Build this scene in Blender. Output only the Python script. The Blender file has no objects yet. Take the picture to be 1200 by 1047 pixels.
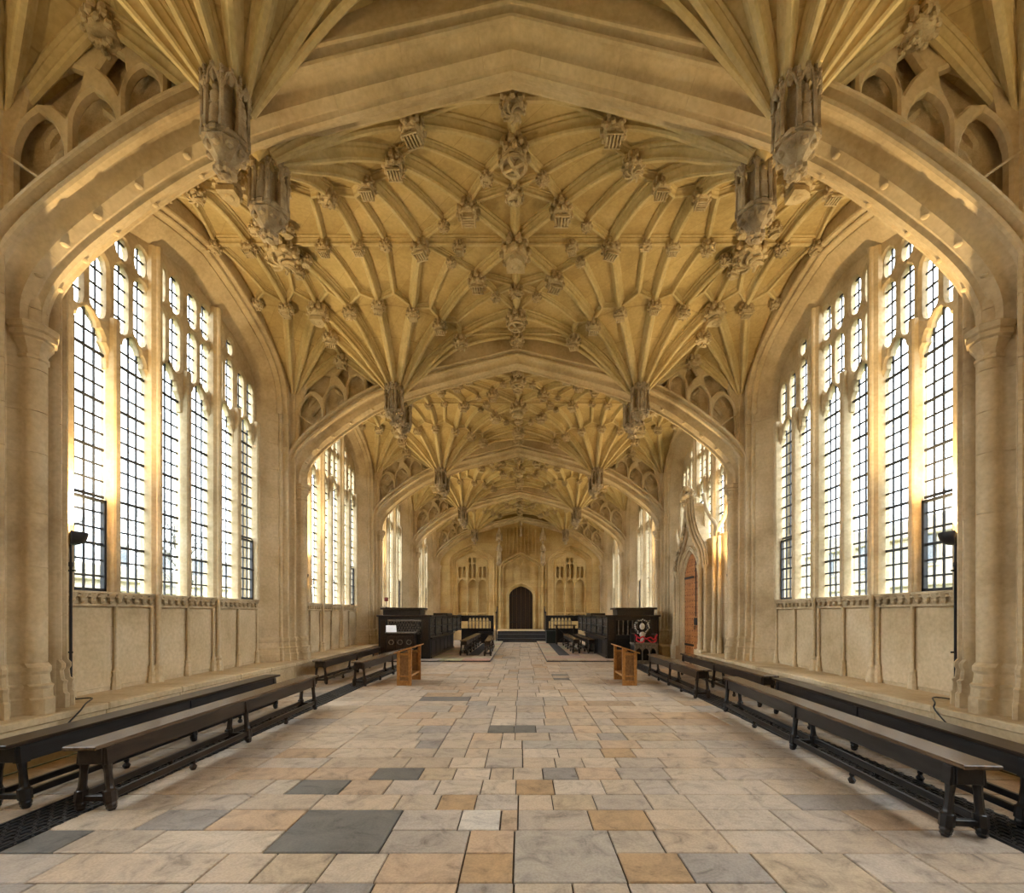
import bpy, math, random
from mathutils import Vector, Matrix
random.seed(7)
PI = math.pi
S = bpy.context.scene
COL = S.collection

# ------------------------------------------------------------------ camera, sky, exposure
CAMX, CAMZ, FPX = 0.098, 1.42, 549.0
cam = bpy.data.cameras.new('camera')
cam.sensor_width = 36.0
cam.lens = FPX / 1200 * 36
cam.shift_x = -11.5 / 1200
cam.shift_y = (720 - 523.5) / 1200
cam.clip_start = 0.05
cam.clip_end = 300
camo = bpy.data.objects.new('camera', cam)
camo.location = (CAMX, 0, CAMZ)
camo.rotation_euler = (PI / 2, 0, 0)
COL.objects.link(camo)
S.camera = camo

w = bpy.data.worlds.new('overcast_sky')
S.world = w
w.use_nodes = True
bg = w.node_tree.nodes['Background']
bg.inputs[0].default_value = (0.93, 0.96, 1.0, 1)
bg.inputs[1].default_value = 1.0
LAMP_POWER = 5.5
S.view_settings.view_transform = 'Standard'
S.view_settings.look = 'None'
S.view_settings.gamma = 1.0
S.view_settings.use_curve_mapping = False
S.view_settings.exposure = 3.8
S.cycles.max_bounces = 10
S.cycles.diffuse_bounces = 6
S.cycles.glossy_bounces = 3
S.cycles.transparent_max_bounces = 10
S.cycles.caustics_reflective = False
S.cycles.caustics_refractive = False
S.cycles.sample_clamp_indirect = 6.0
S.cycles.use_denoising = True

# ------------------------------------------------------------------ layout constants
YA = [4.55 + 5.53 * i for i in range(4)]          # transverse arches
YEND, YBACK = 26.67, -0.98
YC = [4.55 + 5.53 * (i - 0.5) for i in range(5)]  # bay centres
XW = 5.15                                         # window plane
HB = 2.765


# ------------------------------------------------------------------ materials
def new_mat(name):
    m = bpy.data.materials.new(name)
    m.use_nodes = True
    nt = m.node_tree
    b = nt.nodes['Principled BSDF']
    return m, nt, b


def N(nt, typ, **kw):
    n = nt.nodes.new(typ)
    for k, v in kw.items():
        setattr(n, k, v)
    return n


def ramp(nt, stops):
    r = N(nt, 'ShaderNodeValToRGB')
    e = r.color_ramp.elements
    e[0].position, e[0].color = stops[0][0], (*stops[0][1], 1)
    e[1].position, e[1].color = stops[-1][0], (*stops[-1][1], 1)
    for p, c in stops[1:-1]:
        x = e.new(p)
        x.color = (*c, 1)
    return r


def stone_mat(name, c0, c1, c2, joints=False, rough=0.85, scale=1.0, jscale=1.0):
    m, nt, b = new_mat(name)
    L = nt.links.new
    geo = N(nt, 'ShaderNodeNewGeometry')
    n1 = N(nt, 'ShaderNodeTexNoise')
    n1.inputs['Scale'].default_value = 1.1 * scale
    n1.inputs['Detail'].default_value = 6
    n1.inputs['Roughness'].default_value = 0.62
    L(geo.outputs['Position'], n1.inputs['Vector'])
    r = ramp(nt, [(0.3, c0), (0.5, c1), (0.72, c2)])
    L(n1.outputs['Fac'], r.inputs['Fac'])
    n2 = N(nt, 'ShaderNodeTexNoise')
    n2.inputs['Scale'].default_value = 22 * scale
    n2.inputs['Detail'].default_value = 5
    L(geo.outputs['Position'], n2.inputs['Vector'])
    mx = N(nt, 'ShaderNodeMixRGB', blend_type='MULTIPLY')
    mx.inputs['Fac'].default_value = 0.35
    r2 = ramp(nt, [(0.3, (0.55, 0.5, 0.45)), (0.65, (1, 1, 1))])
    L(n2.outputs['Fac'], r2.inputs['Fac'])
    L(r.outputs['Color'], mx.inputs['Color1'])
    L(r2.outputs['Color'], mx.inputs['Color2'])
    out = mx.outputs['Color']
    hgt = n2.outputs['Fac']
    bump = N(nt, 'ShaderNodeBump')
    bump.inputs['Strength'].default_value = 0.25
    bump.inputs['Distance'].default_value = 0.01
    if joints:
        sp = N(nt, 'ShaderNodeSeparateXYZ')
        L(geo.outputs['Position'], sp.inputs[0])
        ad = N(nt, 'ShaderNodeMath', operation='ADD')
        L(sp.outputs[0], ad.inputs[0])
        L(sp.outputs[1], ad.inputs[1])
        cb = N(nt, 'ShaderNodeCombineXYZ')
        L(ad.outputs[0], cb.inputs[0])
        L(sp.outputs[2], cb.inputs[1])
        br = N(nt, 'ShaderNodeTexBrick')
        br.inputs['Scale'].default_value = 1.0
        br.inputs['Brick Width'].default_value = 0.85 * jscale
        br.inputs['Row Height'].default_value = 0.42 * jscale
        br.inputs['Mortar Size'].default_value = 0.006
        br.inputs['Color1'].default_value = (1, 1, 1, 1)
        br.inputs['Color2'].default_value = (0.84, 0.8, 0.74, 1)
        br.inputs['Mortar'].default_value = (0.7, 0.66, 0.58, 1)
        L(cb.outputs[0], br.inputs['Vector'])
        m2 = N(nt, 'ShaderNodeMixRGB', blend_type='MULTIPLY')
        m2.inputs['Fac'].default_value = 0.75
        L(out, m2.inputs['Color1'])
        L(br.outputs['Color'], m2.inputs['Color2'])
        out = m2.outputs['Color']
    L(hgt, bump.inputs['Height'])
    L(out, b.inputs['Base Color'])
    L(bump.outputs['Normal'], b.inputs['Normal'])
    b.inputs['Roughness'].default_value = rough
    return m


def flag_mat(name, src):
    m, nt, b = new_mat(name)
    L = nt.links.new
    geo = N(nt, 'ShaderNodeNewGeometry')
    if src == 'object':
        c = N(nt, 'ShaderNodeObjectInfo').outputs['Color']
    else:
        c = N(nt, 'ShaderNodeAttribute', attribute_name='Col').outputs['Color']
    n1 = N(nt, 'ShaderNodeTexNoise')
    n1.inputs['Scale'].default_value = 4.5
    n1.inputs['Detail'].default_value = 8
    n1.inputs['Roughness'].default_value = 0.7
    n1.inputs['Distortion'].default_value = 1.2
    L(geo.outputs['Position'], n1.inputs['Vector'])
    r = ramp(nt, [(0.30, (0.42, 0.40, 0.38)), (0.42, (0.82, 0.80, 0.78)), (0.52, (1.0, 0.98, 0.95)), (0.72, (1.16, 1.13, 1.08))])
    L(n1.outputs['Fac'], r.inputs['Fac'])
    n2 = N(nt, 'ShaderNodeTexNoise')
    n2.inputs['Scale'].default_value = 70
    n2.inputs['Detail'].default_value = 4
    L(geo.outputs['Position'], n2.inputs['Vector'])
    r2 = ramp(nt, [(0.35, (0.72, 0.7, 0.68)), (0.6, (1, 1, 1))])
    L(n2.outputs['Fac'], r2.inputs['Fac'])
    mx = N(nt, 'ShaderNodeMixRGB', blend_type='MULTIPLY')
    mx.inputs['Fac'].default_value = 1
    L(c, mx.inputs['Color1'])
    L(r.outputs['Color'], mx.inputs['Color2'])
    m2 = N(nt, 'ShaderNodeMixRGB', blend_type='MULTIPLY')
    m2.inputs['Fac'].default_value = 0.6
    L(mx.outputs['Color'], m2.inputs['Color1'])
    L(r2.outputs['Color'], m2.inputs['Color2'])
    L(m2.outputs['Color'], b.inputs['Base Color'])
    bump = N(nt, 'ShaderNodeBump')
    bump.inputs['Strength'].default_value = 0.3
    bump.inputs['Distance'].default_value = 0.006
    L(n1.outputs['Fac'], bump.inputs['Height'])
    L(bump.outputs['Normal'], b.inputs['Normal'])
    b.inputs['Roughness'].default_value = 0.55
    return m


def wood_mat(name, c0, c1, rough=0.35, scale=1.0):
    m, nt, b = new_mat(name)
    L = nt.links.new
    tc = N(nt, 'ShaderNodeTexCoord')
    mp = N(nt, 'ShaderNodeMapping')
    mp.inputs['Scale'].default_value = (14 * scale, 1.2 * scale, 9 * scale)
    L(tc.outputs['Object'], mp.inputs['Vector'])
    n = N(nt, 'ShaderNodeTexNoise')
    n.inputs['Scale'].default_value = 2.0
    n.inputs['Detail'].default_value = 6
    n.inputs['Distortion'].default_value = 0.8
    L(mp.outputs['Vector'], n.inputs['Vector'])
    r = ramp(nt, [(0.3, c0), (0.7, c1)])
    L(n.outputs['Fac'], r.inputs['Fac'])
    L(r.outputs['Color'], b.inputs['Base Color'])
    b.inputs['Roughness'].default_value = rough
    b.inputs['Specular IOR Level'].default_value = 0.35
    bump = N(nt, 'ShaderNodeBump')
    bump.inputs['Strength'].default_value = 0.15
    bump.inputs['Distance'].default_value = 0.004
    L(n.outputs['Fac'], bump.inputs['Height'])
    L(bump.outputs['Normal'], b.inputs['Normal'])
    return m


def plain_mat(name, c, rough=0.6, metal=0.0, var=0.25):
    m, nt, b = new_mat(name)
    L = nt.links.new
    tc = N(nt, 'ShaderNodeTexCoord')
    n = N(nt, 'ShaderNodeTexNoise')
    n.inputs['Scale'].default_value = 12
    n.inputs['Detail'].default_value = 4
    L(tc.outputs['Object'], n.inputs['Vector'])
    r = ramp(nt, [(0.3, tuple(x * (1 - var) for x in c)), (0.7, tuple(min(1, x * (1 + var)) for x in c))])
    L(n.outputs['Fac'], r.inputs['Fac'])
    L(r.outputs['Color'], b.inputs['Base Color'])
    b.inputs['Roughness'].default_value = rough
    b.inputs['Metallic'].default_value = metal
    return m


def glass_mat():
    m, nt, b = new_mat('leaded_glass')
    L = nt.links.new
    nt.nodes.remove(b)
    out = nt.nodes['Material Output']
    tr = N(nt, 'ShaderNodeBsdfTransparent')
    geo = N(nt, 'ShaderNodeNewGeometry')
    n = N(nt, 'ShaderNodeTexNoise')
    n.inputs['Scale'].default_value = 9
    n.inputs['Detail'].default_value = 3
    L(geo.outputs['Position'], n.inputs['Vector'])
    r = ramp(nt, [(0.3, (0.74, 0.8, 0.84)), (0.7, (0.95, 0.95, 0.92))])
    L(n.outputs['Fac'], r.inputs['Fac'])
    L(r.outputs['Color'], tr.inputs['Color'])
    gl = N(nt, 'ShaderNodeBsdfGlossy')
    gl.inputs['Roughness'].default_value = 0.15
    mx = N(nt, 'ShaderNodeMixShader')
    mx.inputs[0].default_value = 0.05
    L(tr.outputs[0], mx.inputs[1])
    L(gl.outputs[0], mx.inputs[2])
    L(mx.outputs[0], out.inputs['Surface'])
    return m


def emit_mat(name, c, s):
    m, nt, b = new_mat(name)
    b.inputs['Base Color'].default_value = (*c, 1)
    b.inputs['Emission Color'].default_value = (*c, 1)
    b.inputs['Emission Strength'].default_value = s
    return m


M = {}
M['stone'] = stone_mat('limestone', (0.40, 0.30, 0.17), (0.60, 0.48, 0.295), (0.73, 0.61, 0.415))
M['ashlar'] = stone_mat('limestone_ashlar', (0.42, 0.32, 0.18), (0.60, 0.48, 0.295), (0.72, 0.60, 0.405), joints=True)
M['vault'] = stone_mat('vault_limestone', (0.42, 0.32, 0.15), (0.60, 0.48, 0.25), (0.70, 0.58, 0.34))
M['web'] = stone_mat('vault_web_stone', (0.42, 0.31, 0.13), (0.56, 0.43, 0.20), (0.67, 0.53, 0.28), joints=True, jscale=0.7)
M['ochre'] = stone_mat('ochre_limestone', (0.42, 0.29, 0.11), (0.58, 0.43, 0.19), (0.68, 0.53, 0.27), joints=True)
M['carved'] = stone_mat('carved_limestone', (0.30, 0.23, 0.13), (0.56, 0.45, 0.28), (0.72, 0.61, 0.42), scale=3)
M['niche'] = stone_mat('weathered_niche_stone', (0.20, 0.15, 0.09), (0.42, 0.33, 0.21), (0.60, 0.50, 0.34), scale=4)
M['flag'] = flag_mat('flagstone', 'object')
M['flagmany'] = flag_mat('flagstone_field', 'attr')
M['joint'] = plain_mat('floor_joint_earth', (0.07, 0.055, 0.04), 0.95)
M['oak_dark'] = wood_mat('dark_stained_oak', (0.010, 0.007, 0.005), (0.035, 0.022, 0.015), 0.28)
M['oak_black'] = wood_mat('black_oak', (0.006, 0.006, 0.007), (0.020, 0.019, 0.020), 0.3)
M['oak_worn'] = wood_mat('worn_oak_seat', (0.05, 0.032, 0.02), (0.13, 0.085, 0.05), 0.25)
M['oak_grey'] = wood_mat('greyed_carved_oak', (0.05, 0.045, 0.04), (0.2, 0.17, 0.13), 0.5)
M['oak_tan'] = wood_mat('golden_oak', (0.24, 0.10, 0.025), (0.46, 0.22, 0.06), 0.35)
M['oak_tan_dark'] = wood_mat('golden_oak_darker', (0.13, 0.06, 0.02), (0.26, 0.13, 0.045), 0.35)  # darker oak for the desk end panels
M['door_oak'] = wood_mat('orange_oak_door', (0.30, 0.11, 0.03), (0.52, 0.22, 0.07), 0.45)
M['door_dark'] = wood_mat('nearly_black_door', (0.012, 0.006, 0.004), (0.03, 0.016, 0.01), 0.5)
M['iron'] = plain_mat('black_iron', (0.02, 0.02, 0.022), 0.45, 0.3)
M['lead'] = plain_mat('lead_came', (0.035, 0.037, 0.042), 0.55, 0.2)
M['glass'] = glass_mat()
M['matting'] = plain_mat('charcoal_matting', (0.035, 0.036, 0.04), 0.9, 0, 0.5)
M['slate'] = plain_mat('dark_slate_step', (0.045, 0.045, 0.05), 0.6)
M['paper'] = plain_mat('white_paper', (0.75, 0.76, 0.78), 0.7, 0, 0.05)
M['red'] = plain_mat('red_cord', (0.55, 0.015, 0.04), 0.6)
M['white'] = plain_mat('pale_painted_carving', (0.6, 0.62, 0.62), 0.6)
M['green'] = plain_mat('dark_green_trunk_paint', (0.008, 0.016, 0.014), 0.4)
M['socket'] = plain_mat('cream_plastic', (0.6, 0.55, 0.42), 0.5)
M['bulb'] = emit_mat('warm_bulb', (1.0, 0.62, 0.25), 30)
M['bark'] = plain_mat('tree_bark', (0.16, 0.15, 0.14), 0.9)
M['grass'] = plain_mat('lawn', (0.13, 0.16, 0.07), 0.95)
M['build'] = stone_mat('outside_building_stone', (0.40, 0.34, 0.25), (0.52, 0.45, 0.34), (0.62, 0.56, 0.45), joints=True)
M['pane_dark'] = plain_mat('dark_window_glass', (0.08, 0.09, 0.1), 0.2)


# ------------------------------------------------------------------ geometry collector
class G:
    def __init__(s):
        s.v, s.f = [], []

    def add(s, V, F):
        o = len(s.v)
        s.v += [tuple(p) for p in V]
        s.f += [tuple(i + o for i in f) for f in F]
        return s

    def box(s, x0, x1, y0, y1, z0, z1, c=0.0):
        if c <= 0:
            V = [(x0, y0, z0), (x1, y0, z0), (x1, y1, z0), (x0, y1, z0), (x0, y0, z1), (x1, y0, z1), (x1, y1, z1), (x0, y1, z1)]
            F = [(0, 3, 2, 1), (4, 5, 6, 7), (0, 1, 5, 4), (1, 2, 6, 5), (2, 3, 7, 6), (3, 0, 4, 7)]
            return s.add(V, F)
        V, idx = [], {}
        xs, ys, zs = (x0, x1), (y0, y1), (z0, z1)
        for i in (0, 1):
            for j in (0, 1):
                for k in (0, 1):
                    sx, sy, sz = c * (1 - 2 * i), c * (1 - 2 * j), c * (1 - 2 * k)
                    for a, p in enumerate(((0, sy, sz), (sx, 0, sz), (sx, sy, 0))):
                        idx[i, j, k, a] = len(V)
                        V.append((xs[i] + p[0], ys[j] + p[1], zs[k] + p[2]))
        F = []
        q = ((0, 0), (1, 0), (1, 1), (0, 1))
        for d in (0, 1):
            F.append([idx[d, a, b, 0] for a, b in q])
            F.append([idx[a, d, b, 1] for a, b in q])
            F.append([idx[a, b, d, 2] for a, b in q])
        for a in (0, 1):
            for b in (0, 1):
                F.append([idx[a, b, 0, 0], idx[a, b, 1, 0], idx[a, b, 1, 1], idx[a, b, 0, 1]])
                F.append([idx[a, 0, b, 0], idx[a, 1, b, 0], idx[a, 1, b, 2], idx[a, 0, b, 2]])
                F.append([idx[0, a, b, 1], idx[1, a, b, 1], idx[1, a, b, 2], idx[0, a, b, 2]])
                for e in (0, 1):
                    pass
        for i in (0, 1):
            for j in (0, 1):
                for k in (0, 1):
                    F.append([idx[i, j, k, 0], idx[i, j, k, 1], idx[i, j, k, 2]])
        return s.add(V, F)

    def lathe(s, prof, n=12, c=(0, 0, 0), a0=0.0, a1=2 * PI, cap=True, sx=1, sy=1):
        V, F = [], []
        full = abs(a1 - a0 - 2 * PI) < 1e-6
        m = n if full else n + 1
        for r, z in prof:
            for i in range(m):
                a = a0 + (a1 - a0) * i / n
                V.append((c[0] + r * sx * math.cos(a), c[1] + r * sy * math.sin(a), c[2] + z))
        for k in range(len(prof) - 1):
            for i in range(n):
                j = (i + 1) % m
                F.append((k * m + i, k * m + j, (k + 1) * m + j, (k + 1) * m + i))
        if cap and full:
            F.append(tuple(range(m))[::-1])
            F.append(tuple((len(prof) - 1) * m + i for i in range(m)))
        return s.add(V, F)

    def blob(s, c, r, n=7, k=4):
        if not hasattr(r, '__len__'):
            r = (r, r, r)
        V = [(c[0], c[1], c[2] - r[2])]
        for j in range(1, k):
            b = -PI / 2 + PI * j / k
            for i in range(n):
                a = 2 * PI * i / n
                V.append((c[0] + r[0] * math.cos(b) * math.cos(a), c[1] + r[1] * math.cos(b) * math.sin(a), c[2] + r[2] * math.sin(b)))
        V.append((c[0], c[1], c[2] + r[2]))
        F = []
        for i in range(n):
            F.append((0, 1 + (i + 1) % n, 1 + i))
            F.append((len(V) - 1, 1 + (k - 2) * n + i, 1 + (k - 2) * n + (i + 1) % n))
        for j in range(k - 2):
            for i in range(n):
                F.append((1 + j * n + i, 1 + j * n + (i + 1) % n, 1 + (j + 1) * n + (i + 1) % n, 1 + (j + 1) * n + i))
        return s.add(V, F)

    def sweep(s, pts, prof, nrm=None, frames=None, closed=False, caps=True, scales=None):
        """prof: closed (a,b) polygon; a along side, b along the frame normal"""
        pts = [Vector(p) for p in pts]
        n, m = len(pts), len(prof)
        V, F = [], []
        for i, p in enumerate(pts):
            if closed:
                t = pts[(i + 1) % n] - pts[i - 1]
            else:
                t = pts[min(i + 1, n - 1)] - pts[max(i - 1, 0)]
            t.normalize()
            nn = Vector(frames[i] if frames else nrm)
            side = t.cross(nn)
            if side.length < 1e-6:
                side = Vector((1, 0, 0))
            side.normalize()
            nn = side.cross(t)
            k = scales[i] if scales else 1.0
            for a, b in prof:
                V.append(p + side * a * k + nn * b * k)
        for i in range(n if closed else n - 1):
            i2 = (i + 1) % n
            for j in range(m):
                j2 = (j + 1) % m
                F.append((i * m + j, i * m + j2, i2 * m + j2, i2 * m + j))
        if caps and not closed:
            F.append(tuple(range(m))[::-1])
            F.append(tuple((n - 1) * m + j for j in range(m)))
        return s.add(V, F)

    def tube(s, pts, r, n=6, closed=False):
        pts = [Vector(p) for p in pts]
        prof = [(r * math.cos(2 * PI * i / n), r * math.sin(2 * PI * i / n)) for i in range(n)]
        t = pts[-1] - pts[0]
        if closed or t.length < 1e-5:
            t = pts[1] - pts[0]
        up = Vector((0, 0, 1)) if abs(t.normalized().z) < 0.8 else Vector((1, 0, 0))
        return s.sweep(pts, prof, nrm=up, closed=closed)

    def prism(s, poly, z0, z1):
        n = len(poly)
        V = [(x, y, z0) for x, y in poly] + [(x, y, z1) for x, y in poly]
        F = [(i, (i + 1) % n, n + (i + 1) % n, n + i) for i in range(n)]
        F += [tuple(range(n))[::-1], tuple(range(n, 2 * n))]
        return s.add(V, F)

    def loft(s, rows):
        n = len(rows[0])
        V = [p for r in rows for p in r]
        F = [(k * n + i, k * n + i + 1, (k + 1) * n + i + 1, (k + 1) * n + i) for k in range(len(rows) - 1) for i in range(n - 1)]
        return s.add(V, F)

    def map(s, fn):
        s.v = [tuple(fn(*p)) for p in s.v]
        return s

    def mesh(s, name, mat, smooth=False):
        me = bpy.data.meshes.new(name)
        me.from_pydata(s.v, [], s.f)
        if mat:
            me.materials.append(M[mat] if isinstance(mat, str) else mat)
        me.update()
        import bmesh
        bm = bmesh.new()
        bm.from_mesh(me)
        bmesh.ops.recalc_face_normals(bm, faces=bm.faces)
        bm.to_mesh(me)
        bm.free()
        if smooth:
            for p in me.polygons:
                p.use_smooth = True
            try:
                me.set_sharp_from_angle(angle=math.radians(smooth if smooth is not True else 40))
            except Exception:
                pass
        return me


def ob(name, me, parent=None, loc=(0, 0, 0), rz=0.0):
    o = bpy.data.objects.new(name, me)
    COL.objects.link(o)
    o.location = loc
    o.rotation_euler = (0, 0, rz)
    if parent:
        o.parent = parent
    return o


def gob(name, g, mat, parent=None, loc=(0, 0, 0), rz=0.0, smooth=False):
    return ob(name, g.mesh(name, mat, smooth), parent, loc, rz)


def empty(name, loc=(0, 0, 0), rz=0.0, parent=None):
    o = ob(name, None, parent, loc, rz)
    o.empty_display_size = 0.2
    return o


def tag(o, label, cat, group=None):
    o['label'] = label
    o['category'] = cat
    if group:
        o['group'] = group
    return o


def struct(o):
    o['kind'] = 'structure'
    return o


def copy_tree(o, parent=None):
    c = o.copy()
    COL.objects.link(c)
    if parent:
        c.parent = parent
    for ch in list(o.children):
        copy_tree(ch, c)
    return c


def plate(name, outline, holes, depth, bevel=0.0):
    """flat 2D outline with holes, thickness = depth, as (verts, faces) in the XY plane, centred on z=0"""
    cu = bpy.data.curves.new(name, 'CURVE')
    cu.dimensions = '2D'
    cu.fill_mode = 'BOTH'
    cu.extrude = max(depth / 2 - bevel, 0.001)
    cu.bevel_depth = bevel
    cu.bevel_resolution = 0
    cu.offset = -bevel
    for poly in [outline] + list(holes):
        sp = cu.splines.new('POLY')
        sp.points.add(len(poly) - 1)
        for p, (x, y) in zip(sp.points, poly):
            p.co = (x, y, 0, 1)
        sp.use_cyclic_u = True
    o = bpy.data.objects.new(name, cu)
    COL.objects.link(o)
    dg = bpy.context.evaluated_depsgraph_get()
    me = bpy.data.meshes.new_from_object(o.evaluated_get(dg))
    V = [tuple(v.co) for v in me.vertices]
    F = [tuple(p.vertices) for p in me.polygons]
    bpy.data.objects.remove(o)
    bpy.data.curves.remove(cu)
    bpy.data.meshes.remove(me)
    return V, F


def catmull(pts, k=6):
    out = []
    n = len(pts)
    for i in range(n - 1):
        p0, p1, p2, p3 = pts[max(i - 1, 0)], pts[i], pts[i + 1], pts[min(i + 2, n - 1)]
        for j in range(k):
            t = j / k
            out.append(tuple(0.5 * ((2 * b) + (-a + c) * t + (2 * a - 5 * b + 4 * c - d) * t * t + (-a + 3 * b - 3 * c + d) * t ** 3)
                             for a, b, c, d in zip(p0, p1, p2, p3)))
    out.append(tuple(pts[-1]))
    return out


def offset_curve(pts, d):
    """2D open polyline offset to its left (d>0)"""
    out = []
    n = len(pts)
    for i in range(n):
        a, b = pts[max(i - 1, 0)], pts[min(i + 1, n - 1)]
        tx, ty = b[0] - a[0], b[1] - a[1]
        l = math.hypot(tx, ty) or 1
        out.append((pts[i][0] - ty / l * d, pts[i][1] + tx / l * d))
    return out


def pointed(hw, z0, zs, za, n=8, cx=0.0, power=2.0):
    """outline of a pointed opening: base z0, spring zs, apex za; counter-clockwise from lower left"""
    c = .45
    th = math.acos(c / (1 + c))
    r = [(hw * ((1 + c) * math.cos(th * i / n) - c), zs + (za - zs) * math.sin(th * i / n) / math.sin(th)) for i in range(n + 1)]
    r[-1] = (0.0, za)
    right = [(cx + x, z) for x, z in r]
    left = [(cx - x, z) for x, z in r[:-1]][::-1]
    return [(cx - hw, z0), (cx + hw, z0)] + right + left


def capsule(cx, z0, z1, hw, n=5):
    """narrow light: pointed-round top and rounded bottom"""
    P = []
    for i in range(n + 1):
        a = PI + PI * i / n
        P.append((cx + hw * math.cos(a), z0 + hw * 1.15 + hw * 1.15 * math.sin(a)))
    for i in range(n + 1):
        a = PI * i / n
        P.append((cx + hw * math.cos(a), z1 - hw * 1.3 + hw * 1.3 * math.sin(a)))
    return P


# ------------------------------------------------------------------ floor
struct_floor = gob('floor', G().box(-4.5, 4.5, YBACK - 0.3, YEND + 0.3, -0.3, -0.014), 'joint')
struct(struct_floor)
rows = [-0.98, -0.6, -0.28, 0.05, 0.4, 0.72, 1.0, 1.3, 1.62, 1.9, 2.19, 2.475, 2.784, 3.08, 3.40, 3.69, 4.02, 4.33, 4.64, 4.95, 5.27, 5.6, 5.98]
rr = random.Random(11)
while rows[-1] < 13.6:
    rows.append(rows[-1] + rr.uniform(0.3, 0.5))
rows[-1] = 13.9
while rows[-1] < 24.3:
    rows.append(rows[-1] + rr.uniform(0.32, 0.55))
DK, OR, WH, PO, BIG = (0.15, 0.145, 0.13), (0.43, 0.295, 0.165), (0.60, 0.56, 0.49), (0.46, 0.365, 0.25), (0.40, 0.36, 0.305)
specials = [  # x0, x1, y0, y1, colour
    (0.05, 0.66, 2.475, 3.08, BIG), (-1.45, -0.76, 2.784, 3.40, DK), (-1.22, -0.80, 4.02, 4.33, DK), (-1.78, -1.36, 3.69, 4.02, DK),
    (-0.31, 0.0, 5.6, 5.98, DK), (0.0, 0.27, 5.6, 5.98, DK), (0.05, 0.36, 3.69, 4.02, OR), (-0.53, -0.25, 3.40, 3.69, OR), (0.57, 0.98, 3.08, 3.40, OR),
    (-0.24, 0.05, 2.475, 2.784, OR), (0.66, 1.02, 2.475, 2.784, OR), (-0.33, -0.05, 3.08, 3.40, WH), (0.33, 0.65, 3.40, 3.69, PO),
    (0.92, 1.24, 4.64, 4.95, OR), (-0.8, -0.5, 4.02, 4.33, PO), (-1.35, -1.0, 2.475, 2.784, PO), (1.45, 2.0, 2.19, 2.784, PO), (-3.02, -2.70, 2.784, 3.08, DK),
    (1.3, 1.9, 5.27, 5.6, PO), (0.1, 0.95, 4.95, 5.27, BIG)]
cols = [(0.44, 0.395, 0.325), (0.47, 0.415, 0.335), (0.42, 0.38, 0.325), (0.48, 0.425, 0.34), (0.44, 0.375, 0.29), (0.41, 0.38, 0.335), (0.45, 0.385, 0.30), (0.50, 0.45, 0.375), (0.45, 0.355, 0.255)]
cols = [(a * 1.06, b, c * .95) for a, b, c in cols]
prevj = []
stones = []
for x0, x1, y0, y1, c in specials:
    stones.append((x0, x1, y0, y1, c))
for i in range(len(rows) - 1):
    y0, y1 = rows[i], rows[i + 1]
    cuts = [(a, b) for a, b, c, d, _ in specials if c < y1 - 0.01 and d > y0 + 0.01]
    if y0 < 13.3:
        cuts += [(-3.41, -3.03), (3.09, 3.47)]
    cuts.sort()
    iv, x = [], -4.43
    for a, b in cuts:
        if a - x > 0.04:
            iv.append((x, a))
        x = b
    iv.append((x, 4.43))
    curj = []
    for a, b in iv:
        x = a
        while x < b - 1e-4:
            big = abs(x + 0.15) > 1.25
            wd = rr.uniform(0.45, 0.85) if big else rr.uniform(0.26, 0.46)
            if x < 0 < x + wd and a < 0 and rr.random() < 0.55:
                wd = max(0.12, -x + 0.02)
            near_j = [j for j in prevj if .22 < j - x < (.95 if big else .55)]
            if near_j and rr.random() < .5:
                wd = rr.choice(near_j) - x
            if b - (x + wd) < 0.2:
                wd = b - x
            far = y0 > 6
            c = rr.choice(cols)
            q = rr.random()
            if q > 0.965:
                c = (0.16, 0.155, 0.15) if far and q > 0.988 else (0.32, 0.29, 0.26)
            elif q < 0.05:
                c = (0.45, 0.32, 0.20)
            k = rr.uniform(0.88, 1.1)
            stones.append((x, x + wd, y0, y1, tuple(v * k for v in c)))
            x += wd
            curj.append(x)
    prevj = curj
sc_st = sorted((s for s in stones if s[2] > 2.1), key=lambda s: s[2])


def in_view(s):
    cx, cy = (s[0] + s[1]) / 2, (s[2] + s[3]) / 2
    return -30 < 611.5 + (cx - CAMX) * FPX / max(cy, .1) < 1230


near = [s for s in sc_st if in_view(s)][:300]
nearset = set(id(s) for s in near)


def stone_geo(g, s, r):
    gp = 0.004
    h = r.uniform(-0.0025, 0.0025)
    x0, x1, y0, y1 = s[0] + gp, s[1] - gp, s[2] + gp, s[3] - gp
    x0 += r.uniform(0, .004)
    y0 += r.uniform(0, .004)
    e = 0.005
    V = [(x0, y0, -0.02), (x1, y0, -0.02), (x1, y1, -0.02), (x0, y1, -0.02), (x0, y0, h - e), (x1, y0, h - e), (x1, y1, h - e), (x0, y1, h - e),
         (x0 + e, y0 + e, h), (x1 - e, y0 + e, h), (x1 - e, y1 - e, h), (x0 + e, y1 - e, h)]
    F = [(8, 9, 10, 11)] + [(a + i, a + (i + 1) % 4, a + 4 + (i + 1) % 4, a + 4 + i) for a in (0, 4) for i in range(4)]
    g.add(V, F)


for s in near:
    g = G()
    stone_geo(g, s, rr)
    o = gob('flagstone', g, 'flag', struct_floor)
    o.color = (*s[4], 1)
g = G()
cc = []
for s in stones:
    if id(s) not in nearset:
        stone_geo(g, s, rr)
        cc.append(s[4])
o = gob('flagstones_beyond', g, 'flagmany', struct_floor)
o['kind'] = 'stuff'
ca = o.data.color_attributes.new('Col', 'FLOAT_COLOR', 'CORNER')
li = 0
for pi, p in enumerate(o.data.polygons):
    c = cc[pi // 9]
    for k in p.loop_indices:
        ca.data[k].color = (*c, 1)


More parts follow.
